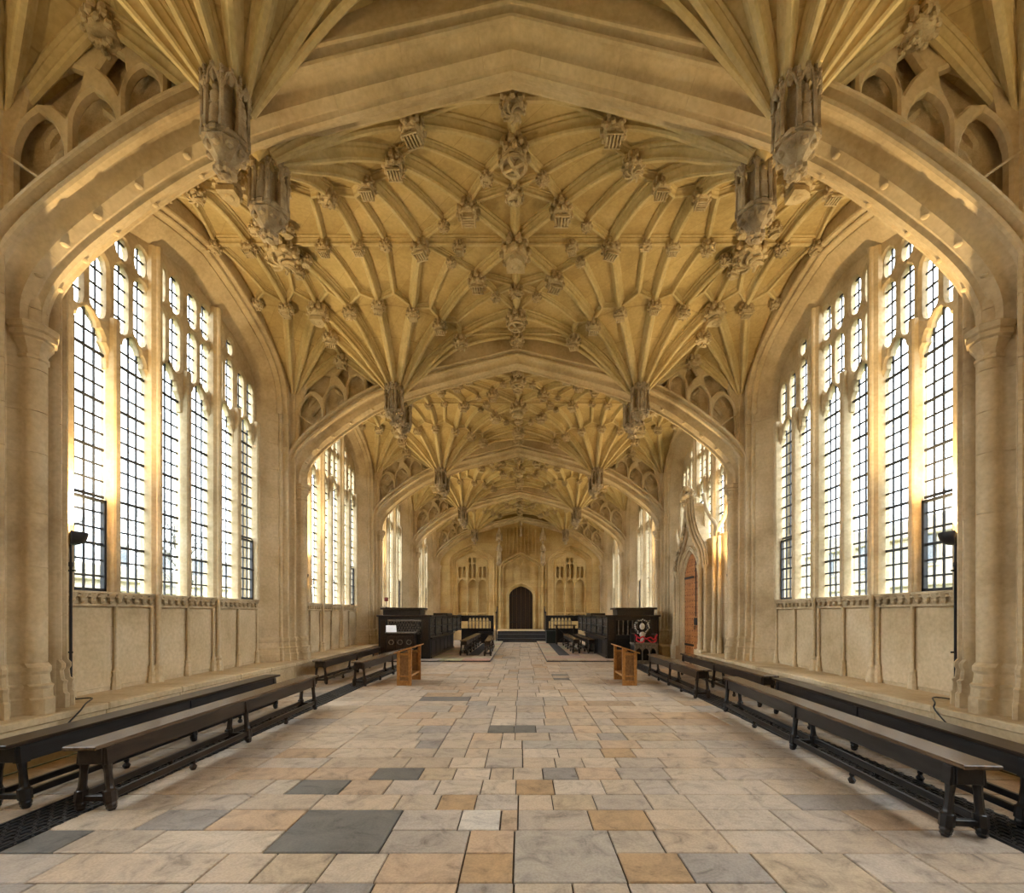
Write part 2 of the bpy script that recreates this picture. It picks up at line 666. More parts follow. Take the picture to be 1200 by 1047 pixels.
# ------------------------------------------------------------------ walls (local frame: x<0 is into the room, x=0 window plane; y along the hall)
wallR = struct(empty('wall_right', (XW, 0, 0), 0))
wallL = struct(empty('wall_left', (-XW, 0, 0), PI))
SIDES = ((wallL, -1), (wallR, 1))

pier_half = [(-.61, 0), (-.598, .048), (-.565, .082), (-.52, .098), (-.47, .092), (-.44, .105), (-.40, .14), (-.39, .185), (-.42, .222), (-.47, .235), (-.50, .245), (-.515, .265), (-.50, .29), (-.46, .30),
             (-.41, .31), (-.375, .34), (-.385, .37), (-.42, .385), (-.44, .402), (-.43, .425), (-.39, .435), (-.34, .45), (-.325, .475), (-.345, .495), (-.335, .515), (-.29, .52), (-.29, .545), (0, .825), (.45, .825)]


def pier_poly(sc=1.0, gro=1.0):
    h = []
    for x, t in pier_half:
        if x < -.28:
            h.append((x * sc, t * gro))
        elif x < -.1:
            h.append((x * sc, t * gro))
        else:
            h.append((x, t))
    return [(x, -t) for x, t in h[::-1]] + h[1:]


course_z = [.95]
rp = random.Random(3)
while course_z[-1] < 5.7:
    course_z.append(course_z[-1] + rp.choice((.40, .46, .52, .58)))
course_z[-1] = 6.16
course_me = []
for z0, z1 in zip(course_z, course_z[1:]):
    course_me.append(G().prism(pier_poly(), z0 + .003, z1 - .003).mesh('stone_course', 'stone', 35))
core_me = G().prism(pier_poly(.975, .97), .5, 6.15).box(.06, .45, -.86, .86, 6.0, 8.0).mesh('pier', 'stone', 35)  # upper box is added out of view to block light leaks
g = G()
lv = [(.455, 1.12, 1.06), (.60, 1.12, 1.06), (.62, 1.09, 1.04), (.70, 1.08, 1.04), (.73, 1.10, 1.05), (.75, 1.05, 1.02), (.84, 1.03, 1.01), (.87, 1.06, 1.03), (.91, 1.06, 1.03), (.95, 1.0, 1.0)]
for (a, s1, k1), (b, s2, k2) in zip(lv, lv[1:]):
    A = [(x, y, a) for x, y in pier_poly(s1, k1)]
    B = [(x, y, b) for x, y in pier_poly(s2, k2)]
    g.loft([A, B])
base_me = g.mesh('pier_base', 'stone', 30)
g = G()
g.lathe([(.10, 3.86), (.118, 3.875), (.118, 3.895), (.10, 3.91), (.108, 3.95), (.135, 4.0), (.155, 4.03), (.15, 4.05), (.175, 4.065), (.18, 4.10), (.165, 4.115), (.185, 4.13), (.192, 4.18), (.17, 4.20)], 8, (-.51, 0, 0), PI / 8, PI / 8 + 2 * PI)
cap_me = g.mesh('capital', 'stone', 25)

PIER_Y = [YBACK] + YA + [YEND]
for wall, sd in SIDES:
    for py in PIER_Y:
        pr = ob('pier', core_me, wall, (0, py * sd, 0))
        for me in course_me:
            ob('stone_course', me, pr)
        ob('pier_base', base_me, pr)
        ob('capital', cap_me, pr)

# window head (y', z) from left spring over the apex to the right spring
head_half = catmull([(1.94, 5.5), (1.935, 5.75), (1.87, 6.0), (1.72, 6.2), (1.5, 6.35), (1.2, 6.48), (.8, 6.61), (.4, 6.71), (0, 6.78)], 3)
HEAD = head_half[:-1] + [(-y, z) for y, z in head_half[::-1]]     # runs right -> apex -> left


def vault_z(x, v):
    ax, av = abs(x), min(abs(v), HB)
    r = min(math.hypot(ax - 2.55, av - 2.6), math.hypot(ax - 4.75, av - 2.6))
    t = min(1.0, r / 2.6)
    gg = 1 - (1 - t) ** 2.4
    zr = 7.1 + .2 * (1 - (v / HB) ** 2)
    return 5.97 + (zr - 5.97) * gg


secs = [(.0, 0), (-.27, .24), (-.27, .262), (-.33, .28), (-.36, .275), (-.375, .295), (-.36, .318), (-.40, .33), (-.44, .335), (-.45, .36), (-.43, .385), (-.43, .42)]
rows_ = []
for x, d in secs:
    oc = offset_curve(HEAD, -d)
    oc[0] = (1.94 + d, HEAD[0][1])
    oc[-1] = (-1.94 - d, HEAD[-1][1])
    mid = len(oc) // 2
    oc[mid] = (0, 6.78 + d * 1.03)
    rows_.append([(x, y, z) for y, z in oc])
reveal_me = G().loft(rows_).mesh('window_reveal', 'stone', 35)
# strip of wall between wall rib and vault, and outer wall above the head
g = G()
top = rows_[-1]
g.loft([top, [(-.43, y, max(z, vault_z(4.72, max(-HB, min(HB, y)))) + .12) for _, y, z in top]])
upper_me = g.mesh('wall_upper', 'stone')
g = G()
g.loft([[(.05, y, z) for y, z in HEAD], [(.05, y * 1.03, 8.0) for y, z in HEAD]])
g.loft([[(.3, y, z) for y, z in HEAD], [(.3, y * 1.03, 8.0) for y, z in HEAD]])
outer_me = g.mesh('wall_outer', 'stone')

lights = [-1.625, -.985, -.335, .335, .985, 1.625]   # light centres
LW = .265                                            # half width of a light
g = G()
dado_me = G().box(-.02, -.004, -.27, .27, .50, 1.50, .006).mesh('dado_panel', 'stone')
g = G()
col_prof = [(.055, .455), (.055, .53), (.045, .55), (.05, .60), (.034, .64), (.045, .68), (.022, .72), (.022, 1.5), (.03, 1.52)]
minor_me = G().lathe(col_prof, 8, (-.035, 0, 0)).mesh('colonnette', 'stone', 40)
g = G()
for dy, k in ((-.075, .9), (0, 1.35), (.075, .9)):
    g.lathe([(r * k, z) for r, z in col_prof[:-1]] + [(.024 * k, 5.0 if dy == 0 else 1.52)], 8, (-.05 - (.03 if dy == 0 else 0), dy, 0))
major_me = g.mesh('mullion_shaft', 'stone', 40)
g = G()
g.box(-.05, .0, -.32, .32, 1.515, 1.545, .006)
g.box(-.07, .05, -.32, .32, 1.665, 1.70, .008)
for i in range(5):
    y = -.256 + i * .128
    g.lathe([(.058, 0), (.05, -.03), (.028, -.06), (.036, -.085), (.012, -.12)], 6, (-.03, y, 1.668))
    g.blob((-.05, y + .064, 1.64), (.02, .03, .02), 6, 3)
frieze_me = g.mesh('sill_frieze', 'carved', 40)
sub_me = G().box(-.004, .2, -1.96, 1.96, .0, 1.69).mesh('wall_below_sill', 'ashlar')
low_me = G().box(-.1, .2, -1.96, 1.96, .0, 3.4).mesh('wall_below_sill', 'ashlar')


def ledge_block(l, r):
    g = G()
    g.box(-.70, .0, -l / 2 + .003, l / 2 - .003, 0, .375, .006)
    g.box(-.735, .0, -l / 2 + .003, l / 2 - .003, .377, .455, .012)
    return g.mesh('ledge_stone', 'stone')


led = [ledge_block(l, rp) for l in (.92, 1.106, 1.3)]
led_l = (.92, 1.106, 1.3)
for wall, sd in SIDES:
    for bi, yc in enumerate(YC):
        door_bay = (sd == 1 and bi == 2)
        ob('window_reveal', reveal_me, wall, (0, yc * sd, 0))
        ob('wall_upper', upper_me, wall, (0, yc * sd, 0))
        ob('wall_outer', outer_me, wall, (0, yc * sd, 0))
        if door_bay:
            V, F = plate('p', [(-1.96, 0), (1.96, 0), (1.96, 3.42), (-1.96, 3.42)], [pointed(.62, .0, 2.35, 3.12, 8, .2)], .14, 0)
            g = G().add([(-.04 + z, x, y) for x, y, z in V], F)
            gob('wall_below_sill', g, 'ashlar', wall, (0, yc, 0))
        else:
            ob('wall_below_sill', sub_me, wall, (0, yc * sd, 0))
            for ly in lights:
                ob('dado_panel', dado_me, wall, (0, yc * sd + ly, 0))
                ob('sill_frieze', frieze_me, wall, (0, yc * sd + ly, 0))
            for my in (-1.3, 0, 1.3, -1.91, 1.91):
                ob('colonnette', minor_me, wall, (0, yc * sd + my, 0))
            for my in (-.66, .66):
                ob('mullion_shaft', major_me, wall, (0, yc * sd + my, 0))
    y = YBACK
    while y < YEND - .3:
        k = rp.randrange(3)
        c = y + led_l[k] / 2
        if not (sd == 1 and 11.75 < c < 14.3):
            ob('ledge_stone', led[k], wall, (0, c * sd, 0))
        y += led_l[k]

# ------------------------------------------------------------------ windows
SILL, HEADZ, TRB = 1.70, 5.18, 4.55     # light sill, light apex, bottom of tracery plate


def light_top(cx, n=5):
    """cusped head of a light, from right spring to left spring"""
    R = [(LW, 4.72), (.235, 4.80), (.20, 4.84), (.205, 4.90), (.17, 4.97), (.135, 4.98), (.12, 5.05), (.06, 5.13)]
    return [(cx + x, z) for x, z in R] + [(cx, HEADZ)] + [(cx - x, z) for x, z in R[::-1]]


def head_at(y):
    y = abs(y)
    for (a, za), (b, zb) in zip(head_half, head_half[1:]):
        if b <= y <= a and a > b:
            return za + (zb - za) * (a - y) / (a - b)
    return 6.78


def tracery_plate():
    out = [(-1.96, TRB)]
    for cx in lights:
        out.append((cx - LW, TRB))
        lt = light_top(cx)
        out += lt[::-1]
        out.append((cx + LW, TRB))
    out.append((1.96, TRB))
    out += [(y + (.02 if y > 0 else -.02), z + .03) for y, z in HEAD]
    holes = []
    for cx in lights:
        for q in (-.15, .15):
            x = cx + q
            t = head_at(abs(x) + .1) - .09
            inner = abs(cx) < .5
            dip = .0
            z0 = 5.06 + .0 if False else 5.12
            if inner:
                holes.append(capsule(x, z0, 5.92, .116))
                holes.append(capsule(x, 5.99, min(t, 6.55), .112))
            else:
                m = abs(cx) < 1.2
                zt = min(t, 6.02 if m else 5.95)
                holes.append(capsule(x, z0, zt, .114))
                if m and t - 6.1 > .2:
                    holes.append(capsule(x, 6.09, t, .1))
    return out, holes


out, holes = tracery_plate()
V, F = plate('p', out, holes, .13, .03)
TR = G().add([(.07 + z, x, y) for x, y, z in V], F).mesh('tracery', 'stone', 30)
# mullions
mull = [(-.07, -.03), (-.05, -.045), (.06, -.045), (.14, -.02), (.14, .02), (.06, .045), (-.05, .045), (-.07, .03)]
mull_big = [(-.13, -.02), (-.11, -.035), (-.08, -.035), (-.04, -.068), (.06, -.068), (.15, -.03), (.15, .03), (.06, .068), (-.04, .068), (-.08, .035), (-.11, .035), (-.13, .02)]


def mull_me(poly, z0, z1, nm='mullion'):
    return G().prism([(a, b) for a, b in poly], z0, z1).mesh(nm, 'stone')


def lead_geo(g, cx, z0, z1, cols, step):
    """lead cames, saddle bars of one light"""
    w_ = 2 * LW
    for i in range(1, cols):
        y = cx - LW + w_ * i / cols
        zt = min(z1, 5.15 - abs(y - cx) * 1.3)
        g.box(.066, .086, y - .010, y + .010, z0, zt)
    z, k = z0 + step, 0
    while z < z1 - .08:
        h = .017 if k % 3 == 2 else .012
        hw = LW if z < 4.75 else max(.04, LW * (5.2 - z) / .5)
        g.box(.062 if h > .013 else .068, .084, cx - hw, cx + hw, z - h, z + h)
        z += step
        k += 1


def upper_leads(g):
    for cx in lights:
        for q in (-.15, .15):
            x = cx + q
            t = head_at(x) - .05
            g.box(.066, .084, x - .008, x + .008, 5.15, t)
            z = 5.33
            while z < t - .05:
                g.box(.066, .084, x - .1, x + .1, z - .011, z + .011)
                z += .2


def make_window(idx, wall_side, yc, sill, panes_single):
    root = struct(empty('window_%d' % idx, (XW * wall_side, yc, 0), 0 if wall_side > 0 else PI))
    ob('tracery', TR, root)
    for y in (-1.3, 0, 1.3):
        ob('mullion', MU[sill][0], root, (0, y, 0))
    for y in (-.66, .66):
        ob('mullion', MU[sill][1], root, (0, y, 0))
    for y in (-1.93, 1.93):
        ob('mullion', MU[sill][0], root, (0, y, 0))
    order = lights if wall_side > 0 else lights[::-1]
    cols, step = 4, .2
    for li, cx in enumerate(order):
        ob('lead_came', LEADS[sill], root, (0, cx, 0))
    ob('lead_came', UPL, root)
    # glass
    if panes_single:
        cnt = 0
        g = G()
        for cx in order:
            z = sill
            while z < HEADZ - .02:
                z1 = min(z + step, HEADZ + .05)
                for i in range(cols):
                    y0 = cx - LW + 2 * LW * i / cols
                    y1 = y0 + 2 * LW / cols
                    if cnt < 288:
                        o = ob('pane', PANE, root, (.076, (y0 + y1) / 2, (z + z1) / 2))
                        o.scale = (1, 1, (z1 - z) / .2)
                        o.rotation_euler = (0, random.uniform(-.012, .012), random.uniform(-.02, .02))
                        cnt += 1
                    else:
                        g.add([(.076, y0, z), (.076, y1, z), (.076, y1, z1), (.076, y0, z1)], [(0, 1, 2, 3)])
                z = z1
        g.add([(.076, -1.95, HEADZ + .05), (.076, 1.95, HEADZ + .05), (.076, 1.95, 6.9), (.076, -1.95, 6.9)], [(0, 1, 2, 3)])
        o = gob('panes_beyond', g, 'glass', root)
        o['kind'] = 'stuff'
    else:
        o = ob('panes', GLASS[sill], root)
        o['kind'] = 'stuff'
    if sill < 2:
        for cx in (lights[0], lights[-1]):
            ob('casement_frame', CASE, root, (0, cx, 0))


MU = {s: (mull_me(mull, s, 5.2), mull_me(mull_big, s, 6.62)) for s in (SILL, 3.42)}
g = G()
LEADS = {}
for s in (SILL, 3.42):
    g = G()
    lead_geo(g, 0, s, HEADZ, 4, .2)
    LEADS[s] = g.mesh('lead_came', 'lead')
g = G()
upper_leads(g)
UPL = g.mesh('lead_came', 'lead')
PANE = G().box(-.002, .002, -LW / 4 + .001, LW / 4 - .001, -.099, .099).mesh('pane', 'glass')
GLASS = {}
for s in (SILL, 3.42):
    g = G()
    for cx in lights:
        z = s
        while z < HEADZ:
            for i in range(4):
                y0 = cx - LW + LW * i / 2
                g.add([(.076, y0, z), (.076, y0 + LW / 2, z), (.076, y0 + LW / 2, z + .2), (.076, y0, z + .2)], [(0, 1, 2, 3)])
            z += .2
    g.add([(.076, -1.95, z), (.076, 1.95, z), (.076, 1.95, 6.9), (.076, -1.95, 6.9)], [(0, 1, 2, 3)])
    GLASS[s] = g.mesh('panes', 'glass')
g = G()
a, b, z0, z1, t = -LW, LW, 1.70, 2.86, .032
g.box(.03, .085, a, a + t, z0, z1)
g.box(.03, .085, b - t, b, z0, z1)
g.box(.03, .085, a, b, z0, z0 + t * 1.3)
g.box(.03, .085, a, b, z1 - t, z1)
g.box(.0, .05, a + .03, a + .12, 2.27, 2.285)
g.blob((.01, a + .05, 2.28), .018, 6, 4)
g.blob((.01, a + .11, 2.28), .014, 6, 4)
CASE = g.mesh('casement_frame', 'iron')
wi = 1
for bi, yc in enumerate(YC):
    for sd in (-1, 1):
        make_window(wi, sd, yc, 3.42 if (sd == 1 and bi == 2) else SILL, bi == 1)
        wi += 1
        p = bpy.data.lights.new('window_portal', 'AREA')
        p.shape = 'RECTANGLE'
        p.size, p.size_y = 4.0, 5.3
        p.cycles.is_portal = True
        po = bpy.data.objects.new('window_portal', p)
        COL.objects.link(po)
        po.location = (sd * (XW + .5), yc, 4.2)
        po.rotation_euler = (0, sd * PI / 2, 0)

# ------------------------------------------------------------------ vault
T = [(0, 0), (.88, 0), (1.49, 0), (2.03, 0), (2.46, 0), (3.0, 0), (3.65, 0), (4.16, 0), (4.70, 0)]
Lc = [(0, .95), (0, 1.6), (0, 2.2)]
D, S1, S2 = (.66, .7), (.37, 1.15), (1.06, .36)
R1, R2, R3, R4, R5, R6, Q, R7, R8 = (1.13, 2.05), (1.46, 1.6), (1.9, 1.27), (2.48, 1.1), (3.04, 1.22), (3.65, 1.3), (3.65, 1.86), (4.18, 1.19), (4.66, 1.1)
J12, J23, J34, J45, J56, J67, J78, J01 = (1.16, 1.72), (1.6, 1.32), (2.17, .98), (2.76, .98), (3.32, .98), (3.95, .98), (4.44, .95), (.62, 2.13)
P, WP, SP = (2.55, 2.6), (4.75, 2.6), (3.65, 2.42)
main = [(P, R1), (R1, Lc[1]), (P, R2), (R2, D), (D, T[0]), (P, R3), (R3, T[2]), (P, R4), (R4, T[4]), (P, R5), (R5, T[6]), (P, R6), (P, Q), (P, SP), (P, (1.3, 2.27)), ((1.3, 2.27), Lc[2]),
        (WP, SP), (WP, Q), (WP, R6), (WP, R7), (R7, T[7])]
ridge = [(T[i], T[i + 1]) for i in range(8)] + [((0, 0), Lc[0]), (Lc[0], Lc[1]), (Lc[1], Lc[2]), (Lc[2], (0, 2.7)), (T[6], R6), (R6, Q), (Q, (3.65, 2.6))]
lier = [(Lc[1], S1), (S1, D), (D, S2), (S2, T[2]), (R1, J12), (J12, R2), (J12, S1), (R2, J23), (J23, R3), (J23, S2), (R3, J34), (J34, R4), (J34, T[3]), (R4, J45), (J45, R5), (J45, T[5]),
        (R5, J56), (J56, R6), (J56, T[6]), (R6, J67), (J67, R7), (J67, T[6]), (R7, J78), (J78, R8), (J78, T[8]), (R1, J01), (J01, Lc[2]), (D, Lc[0]), (S1, Lc[0])]
rib_prof = [(-.085, .03), (-.085, -.02), (-.062, -.035), (-.062, -.055), (-.04, -.075), (-.032, -.105), (-.038, -.13), (-.02, -.15), (.02, -.15), (.038, -.13), (.032, -.105), (.04, -.075), (.062, -.055), (.062, -.035), (.085, -.02), (.085, .03)]


def vnormal(x, v):
    e = .02
    dx = (vault_z(x + e, v) - vault_z(x - e, v)) / (2 * e)
    dv = (vault_z(x, v + e) - vault_z(x, v - e)) / (2 * e)
    return Vector((-dx, -dv, 1)).normalized()


def rib_mesh(a, b, sc):
    a, b = Vector(a), Vector(b)
    sa = sb = False
    d = (b - a).normalized()
    spr = a[:] in ((2.55, 2.6), (4.75, 2.6)) or (abs(a.y - 2.6) < 1e-4 and (abs(a.x - 2.55) < 1e-4 or abs(a.x - 4.75) < 1e-4))
    if spr:
        a = a + d * .1
    L_ = (b - a).length
    n = max(2, int(L_ / .11))
    pts, fr, scs = [], [], []
    for i in range(n + 1):
        t = i / n
        if spr:
            t = t ** 1.5
        p = a + (b - a) * t
        onridge = abs(p.y) < .03 or p.x < .03 or abs(p.x - 3.65) < .03
        z = vault_z(p.x, p.y)
        nn = vnormal(p.x, p.y) if not onridge else Vector((0, 0, 1))
        pts.append((p.x, p.y, z))
        fr.append(nn)
        rad = (p - Vector((2.55 if abs(p.x - 2.55) < abs(p.x - 4.75) else 4.75, 2.6))).length
        scs.append(sc * (min(1, .5 + rad * .9) if spr else 1))
    return pts, fr, scs


def boss_mesh(kind, rnd):
    """carved boss of unit radius hanging below z=0"""
    g = G()
    g.lathe([(.62, .25), (.66, -.25), (.8, -.5), (.84, -.7), (.74, -.88), (.55, -.92), (.02, -.92)], 14)
    n = 9
    for ring, (rr_, zz, s_) in enumerate(((.84, -.32, .24), (.88, -.68, .22), (.7, .02, .26))):
        for i in range(n):
            a = 2 * PI * (i + ring * .5) / n + rnd.uniform(-.1, .1)
            g.blob((rr_ * math.cos(a), rr_ * math.sin(a), zz + rnd.uniform(-.05, .05)), (s_ * rnd.uniform(.8, 1.2), s_ * rnd.uniform(.8, 1.2), s_ * .9), 5, 3)
    if kind == 'bars':
        for i in range(-2, 3):
            g.box(i * .26 - .07, i * .26 + .07, -.55 + abs(i) * .08, .55 - abs(i) * .08, -1.25, -.9, .02)
        g.box(-.62, .62, .5, .62, -1.25, -1.05, .02)
        g.box(-.62, .62, -.62, -.5, -1.25, -1.05, .02)
    elif kind == 'ring':
        g.tube([(.75 * math.cos(a), .75 * math.sin(a), -1.08) for a in [2 * PI * i / 16 for i in range(16)]], .1, 5, True)
        for q in (PI / 4, -PI / 4):
            c, s_ = math.cos(q), math.sin(q)
            g.add([(x * c - y * s_, x * s_ + y * c, z) for x in (-.75, .75) for y in (-.1, .1) for z in (-1.2, -.9)],
                  [(0, 1, 3, 2), (4, 6, 7, 5), (0, 4, 5, 1), (2, 3, 7, 6), (0, 2, 6, 4), (1, 5, 7, 3)])
    elif kind == 'swirl':
        for i in range(7):
            a0 = 2 * PI * i / 7
            g.tube([(r_ * math.cos(a0 + r_ * 1.3), r_ * math.sin(a0 + r_ * 1.3), -1.12) for r_ in (.15, .35, .55, .8)], .1, 5)
        g.blob((0, 0, -1.1), (.2, .2, .18), 8, 4)
    elif kind == 'shield':
        g.prism([(-.6, .6), (.6, .6), (.6, -.1), (.35, -.55), (0, -.8), (-.35, -.55), (-.6, -.1)], -1.3, -1.0)
        g.blob((0, 0, -1.3), (.3, .35, .1), 8, 4)
    else:
        for i in range(12):
            g.blob((rnd.uniform(-.55, .55), rnd.uniform(-.55, .55), -1.08), (rnd.uniform(.14, .24), rnd.uniform(.14, .24), .15), 5, 3)
    return g.mesh('boss', 'carved')


rb = random.Random(5)
BM = {k: [boss_mesh(k, rb) for _ in range(2)] for k in ('bars', 'ring', 'swirl', 'shield', 'leaf')}
bosses = [(T[0], .24, 'shield'), (Lc[1], .2, 'ring'), (Lc[0], .13, 'leaf'), (Lc[2], .15, 'swirl'), (S1, .09, 'swirl'), (S2, .085, 'swirl'), (D, .165, 'bars'), (T[1], .105, 'bars'), (T[2], .15, 'bars'),
          (T[3], .1, 'leaf'), (T[4], .11, 'leaf'), (T[5], .12, 'bars'), (T[6], .25, 'swirl'), (T[7], .12, 'bars'), (T[8], .11, 'leaf'), (R1, .15, 'bars'), (R2, .14, 'bars'), (R3, .125, 'bars'), (R4, .125, 'bars'),
          (R5, .125, 'swirl'), (R6, .19, 'shield'), (Q, .15, 'leaf'), (R7, .13, 'bars'), (R8, .1, 'leaf'), (SP, .16, 'leaf')]
for dx, dv in ((.32, .3), (.33, 0.0), (0, .45)):
    pass
cluster = [((3.65 + .34 * math.cos(a), .42 * math.sin(a)), .1, 'shield') for a in (PI / 4, 3 * PI / 4)] + [((3.65, .55), .1, 'shield')]
# web
nx, nv = 172, 100
g = G()
V = []
for i in range(nx + 1):
    x = -4.76 + 9.52 * i / nx
    for j in range(nv + 1):
        v = -HB + 2 * HB * j / nv
        V.append((x, v, vault_z(x, v)))
F = [(i * (nv + 1) + j, (i + 1) * (nv + 1) + j, (i + 1) * (nv + 1) + j + 1, i * (nv + 1) + j + 1) for i in range(nx) for j in range(nv)]
web_me = G().add(V, F).mesh('vault_web', 'web', 30)
ribs = []
for lst, sc in ((main, 1.0), (ridge, .85), (lier, .62)):
    for a, b in lst:
        pts, fr, scs = rib_mesh(a, b, sc)
        done = set()
        for sx in (1, -1):
            for sy in (1, -1):
                key = tuple(round(q, 3) for p in (pts[0], pts[-1]) for q in (p[0] * sx, p[1] * sy))
                if key in done:
                    continue
                done.add(key)
                g = G()
                g.sweep([(p[0] * sx, p[1] * sy, p[2]) for p in pts], rib_prof, frames=[(f.x * sx, f.y * sy, f.z) for f in fr], scales=scs)
                ribs.append(g.mesh('rib', 'vault', 35))
bl = []
for (p, r, k) in bosses + cluster:
    done = set()
    for sx in (1, -1):
        for sy in (1, -1):
            key = (round(p[0] * sx, 3), round(p[1] * sy, 3))
            if key in done:
                continue
            done.add(key)
            bl.append((key, r, rb.choice(BM[k if rb.random() > .25 or r > .18 else rb.choice(('bars', 'swirl', 'leaf'))])))
for bi, yc in enumerate(YC):
    vb = struct(ob('ceiling', web_me, None, (0, yc, 0)))
    for me in ribs:
        ob('rib', me, vb)
    for (x, v), r, me in bl:
        o = ob('boss', me, vb, (x, v, vault_z(x, v) - (.10 if r > .1 else .07)), rb.choice((0, PI / 2, PI, 0.3, -.25)))
        o.scale = (r, r, r * 1.15)
struct(gob('roof_light_block', G().box(-5.75, 5.75, YBACK - .4, YEND + .4, 8.0, 8.2), 'stone'))  # unseen slab added over the vault to keep sky light out

# ------------------------------------------------------------------ transverse arches with pendants
AH = catmull([(4.54, 4.15), (4.53, 4.4), (4.40, 4.66), (4.14, 4.94), (3.82, 5.2), (3.42, 5.49), (2.95, 5.77), (2.35, 6.02), (1.655, 6.235), (.8, 6.47), (0, 6.68)], 5)
half_sec = [(0, 0), (.02, 0), (.028, .03), (.045, .052), (.06, .052), (.135, .11), (.142, .15), (.15, .205), (.175, .25), (.215, .275), (.25, .272), (.275, .262), (.30, .275), (.31, .305), (.295, .335), (.27, .35), (.272, .378), (.30, .392), (.335, .392), (.352, .41), (.355, .44), (.325, .47)]
SEC = [(v, u) for v, u in half_sec] + [(-v, u) for v, u in half_sec[:0:-1]]


def arch_frames(curve):
    """for the right half curve, springing to apex: points and outward normals"""
    fr = []
    for i, p in enumerate(curve):
        a, b = curve[max(i - 1, 0)], curve[min(i + 1, len(curve) - 1)]
        tx, tz = b[0] - a[0], b[1] - a[1]
        l = math.hypot(tx, tz)
        fr.append((tz / l, -tx / l))
    return fr


AF = arch_frames(AH)
AF[-1] = (0.0, 1.0)


def uscale(x):
    t = min(1, abs(x) / 3.0)
    return .62 + .22 * t * t * (3 - 2 * t)


def ext(i):
    (x, z), (nx_, nz_) = AH[i], AF[i]
    u = .45 * uscale(x)
    return x + nx_ * u, z + nz_ * u


vous_me = []
i, step = 0, 4
while i < len(AH) - 1:
    j = min(i + step, len(AH) - 1)
    if len(AH) - 1 - j < 2:
        j = len(AH) - 1
    for sx in (1, -1):
        g = G()
        rows_ = []
        for k in range(i, j + 1):
            (x, z), (nx_, nz_) = AH[k], AF[k]
            if k == i:
                x, z = x + (AH[k + 1][0] - x) * .012, z + (AH[k + 1][1] - z) * .012
            s_ = uscale(x)
            rows_.append([(sx * (x + nx_ * u * s_), v, z + nz_ * u * s_) for v, u in SEC + [SEC[0]]])
        g.loft(rows_)
        g.add(rows_[0][:-1], [tuple(range(len(SEC)))])
        g.add(rows_[-1][:-1], [tuple(range(len(SEC)))])
        vous_me.append(g.mesh('voussoir', 'stone', 30))
    i = j
# pale soffit bands
# studs on the band
studs = []
for k in (9, 14, 19, 24, 29):
    (x, z), (nx_, nz_) = AH[k], AF[k]
    s_ = uscale(x)
    for sx in (1, -1):
        for sv in (1, -1):
            studs.append((sx * (x + nx_ * .075 * s_), sv * .10, z + nz_ * .075 * s_))
stud_me = G().blob((0, 0, 0), (.034, .034, .02), 10, 4).mesh('stud', 'stone', 60)
# wall filling above the arch between pendants, and spandrel panel
g = G()
for sx in (1, -1):
    lo, hi = [], []
    for k in range(len(AH)):
        x, z = ext(k)
        if x < 2.6:
            zt = vault_z(x, HB)
            lo.append((x, z - .03))
            hi.append((x, max(z, zt) + .05))
    for v in (-.33, .33):
        g.loft([[(sx * x, v, z) for x, z in lo], [(sx * x, v, z) for x, z in hi]])
fill_me = g.mesh('arch_infill', 'stone')
g = G()
for sx in (1, -1):
    lo, hi = [], []
    for k in range(len(AH)):
        x, z = ext(k)
        if x > 2.4:
            x = min(x, 4.75)
            lo.append((x, z - .05))
            hi.append((x, vault_z(x, HB) + .1))
    for v in (-.09, .09):
        g.loft([[(sx * x, v, z) for x, z in lo], [(sx * x, v, z) for x, z in hi]])
    # carved leaf lumps of the panel
    rl = random.Random(9)
    for (x, z, l, a) in ((4.35, 5.95, .16, .9), (4.28, 5.75, .17, .9), (4.2, 5.58, .15, .9), (3.8, 6.15, .12, -.7), (3.75, 5.95, .1, .6), (3.2, 6.3, .13, -.5), (3.05, 6.2, .1, .5), (4.4, 6.15, .1, .6), (3.9, 6.4, .1, 0)):
        for sv in (-1, 1):
            c, s_ = math.cos(a), math.sin(a)
            gg = G().blob((0, 0, 0), (l, .05, .05), 7, 4)
            gg.map(lambda X, Y, Z: (sx * (x + X * c - Z * s_), sv * .09 + Y, z - X * s_ - Z * c))
            g.add(gg.v, gg.f)
span_me = g.mesh('spandrel_panel', 'carved', 40)
bar = [(-.035, -.05), (-.02, -.085), (.02, -.085), (.035, -.05), (.035, .06), (-.035, .06)]
bar2 = [(a * .75, b * .8) for a, b in bar]


EXT = [ext(k) for k in range(len(AH))]


def ez(x):
    for (xa, za), (xb, zb) in zip(EXT, EXT[1:]):
        if xb <= x <= xa:
            return za + (zb - za) * (xa - x) / max(xa - xb, 1e-6)
    return EXT[0][1]


def sub_light(cx, hw, zs, za):
    zs = max(zs, ez(cx - hw) + .08)
    p = pointed(hw, 0, zs, za, 5, cx)
    return [(cx - hw, ez(cx - hw) + .05), (cx, ez(cx) + .05), (cx + hw, ez(cx + hw) + .05)] + p[2:]


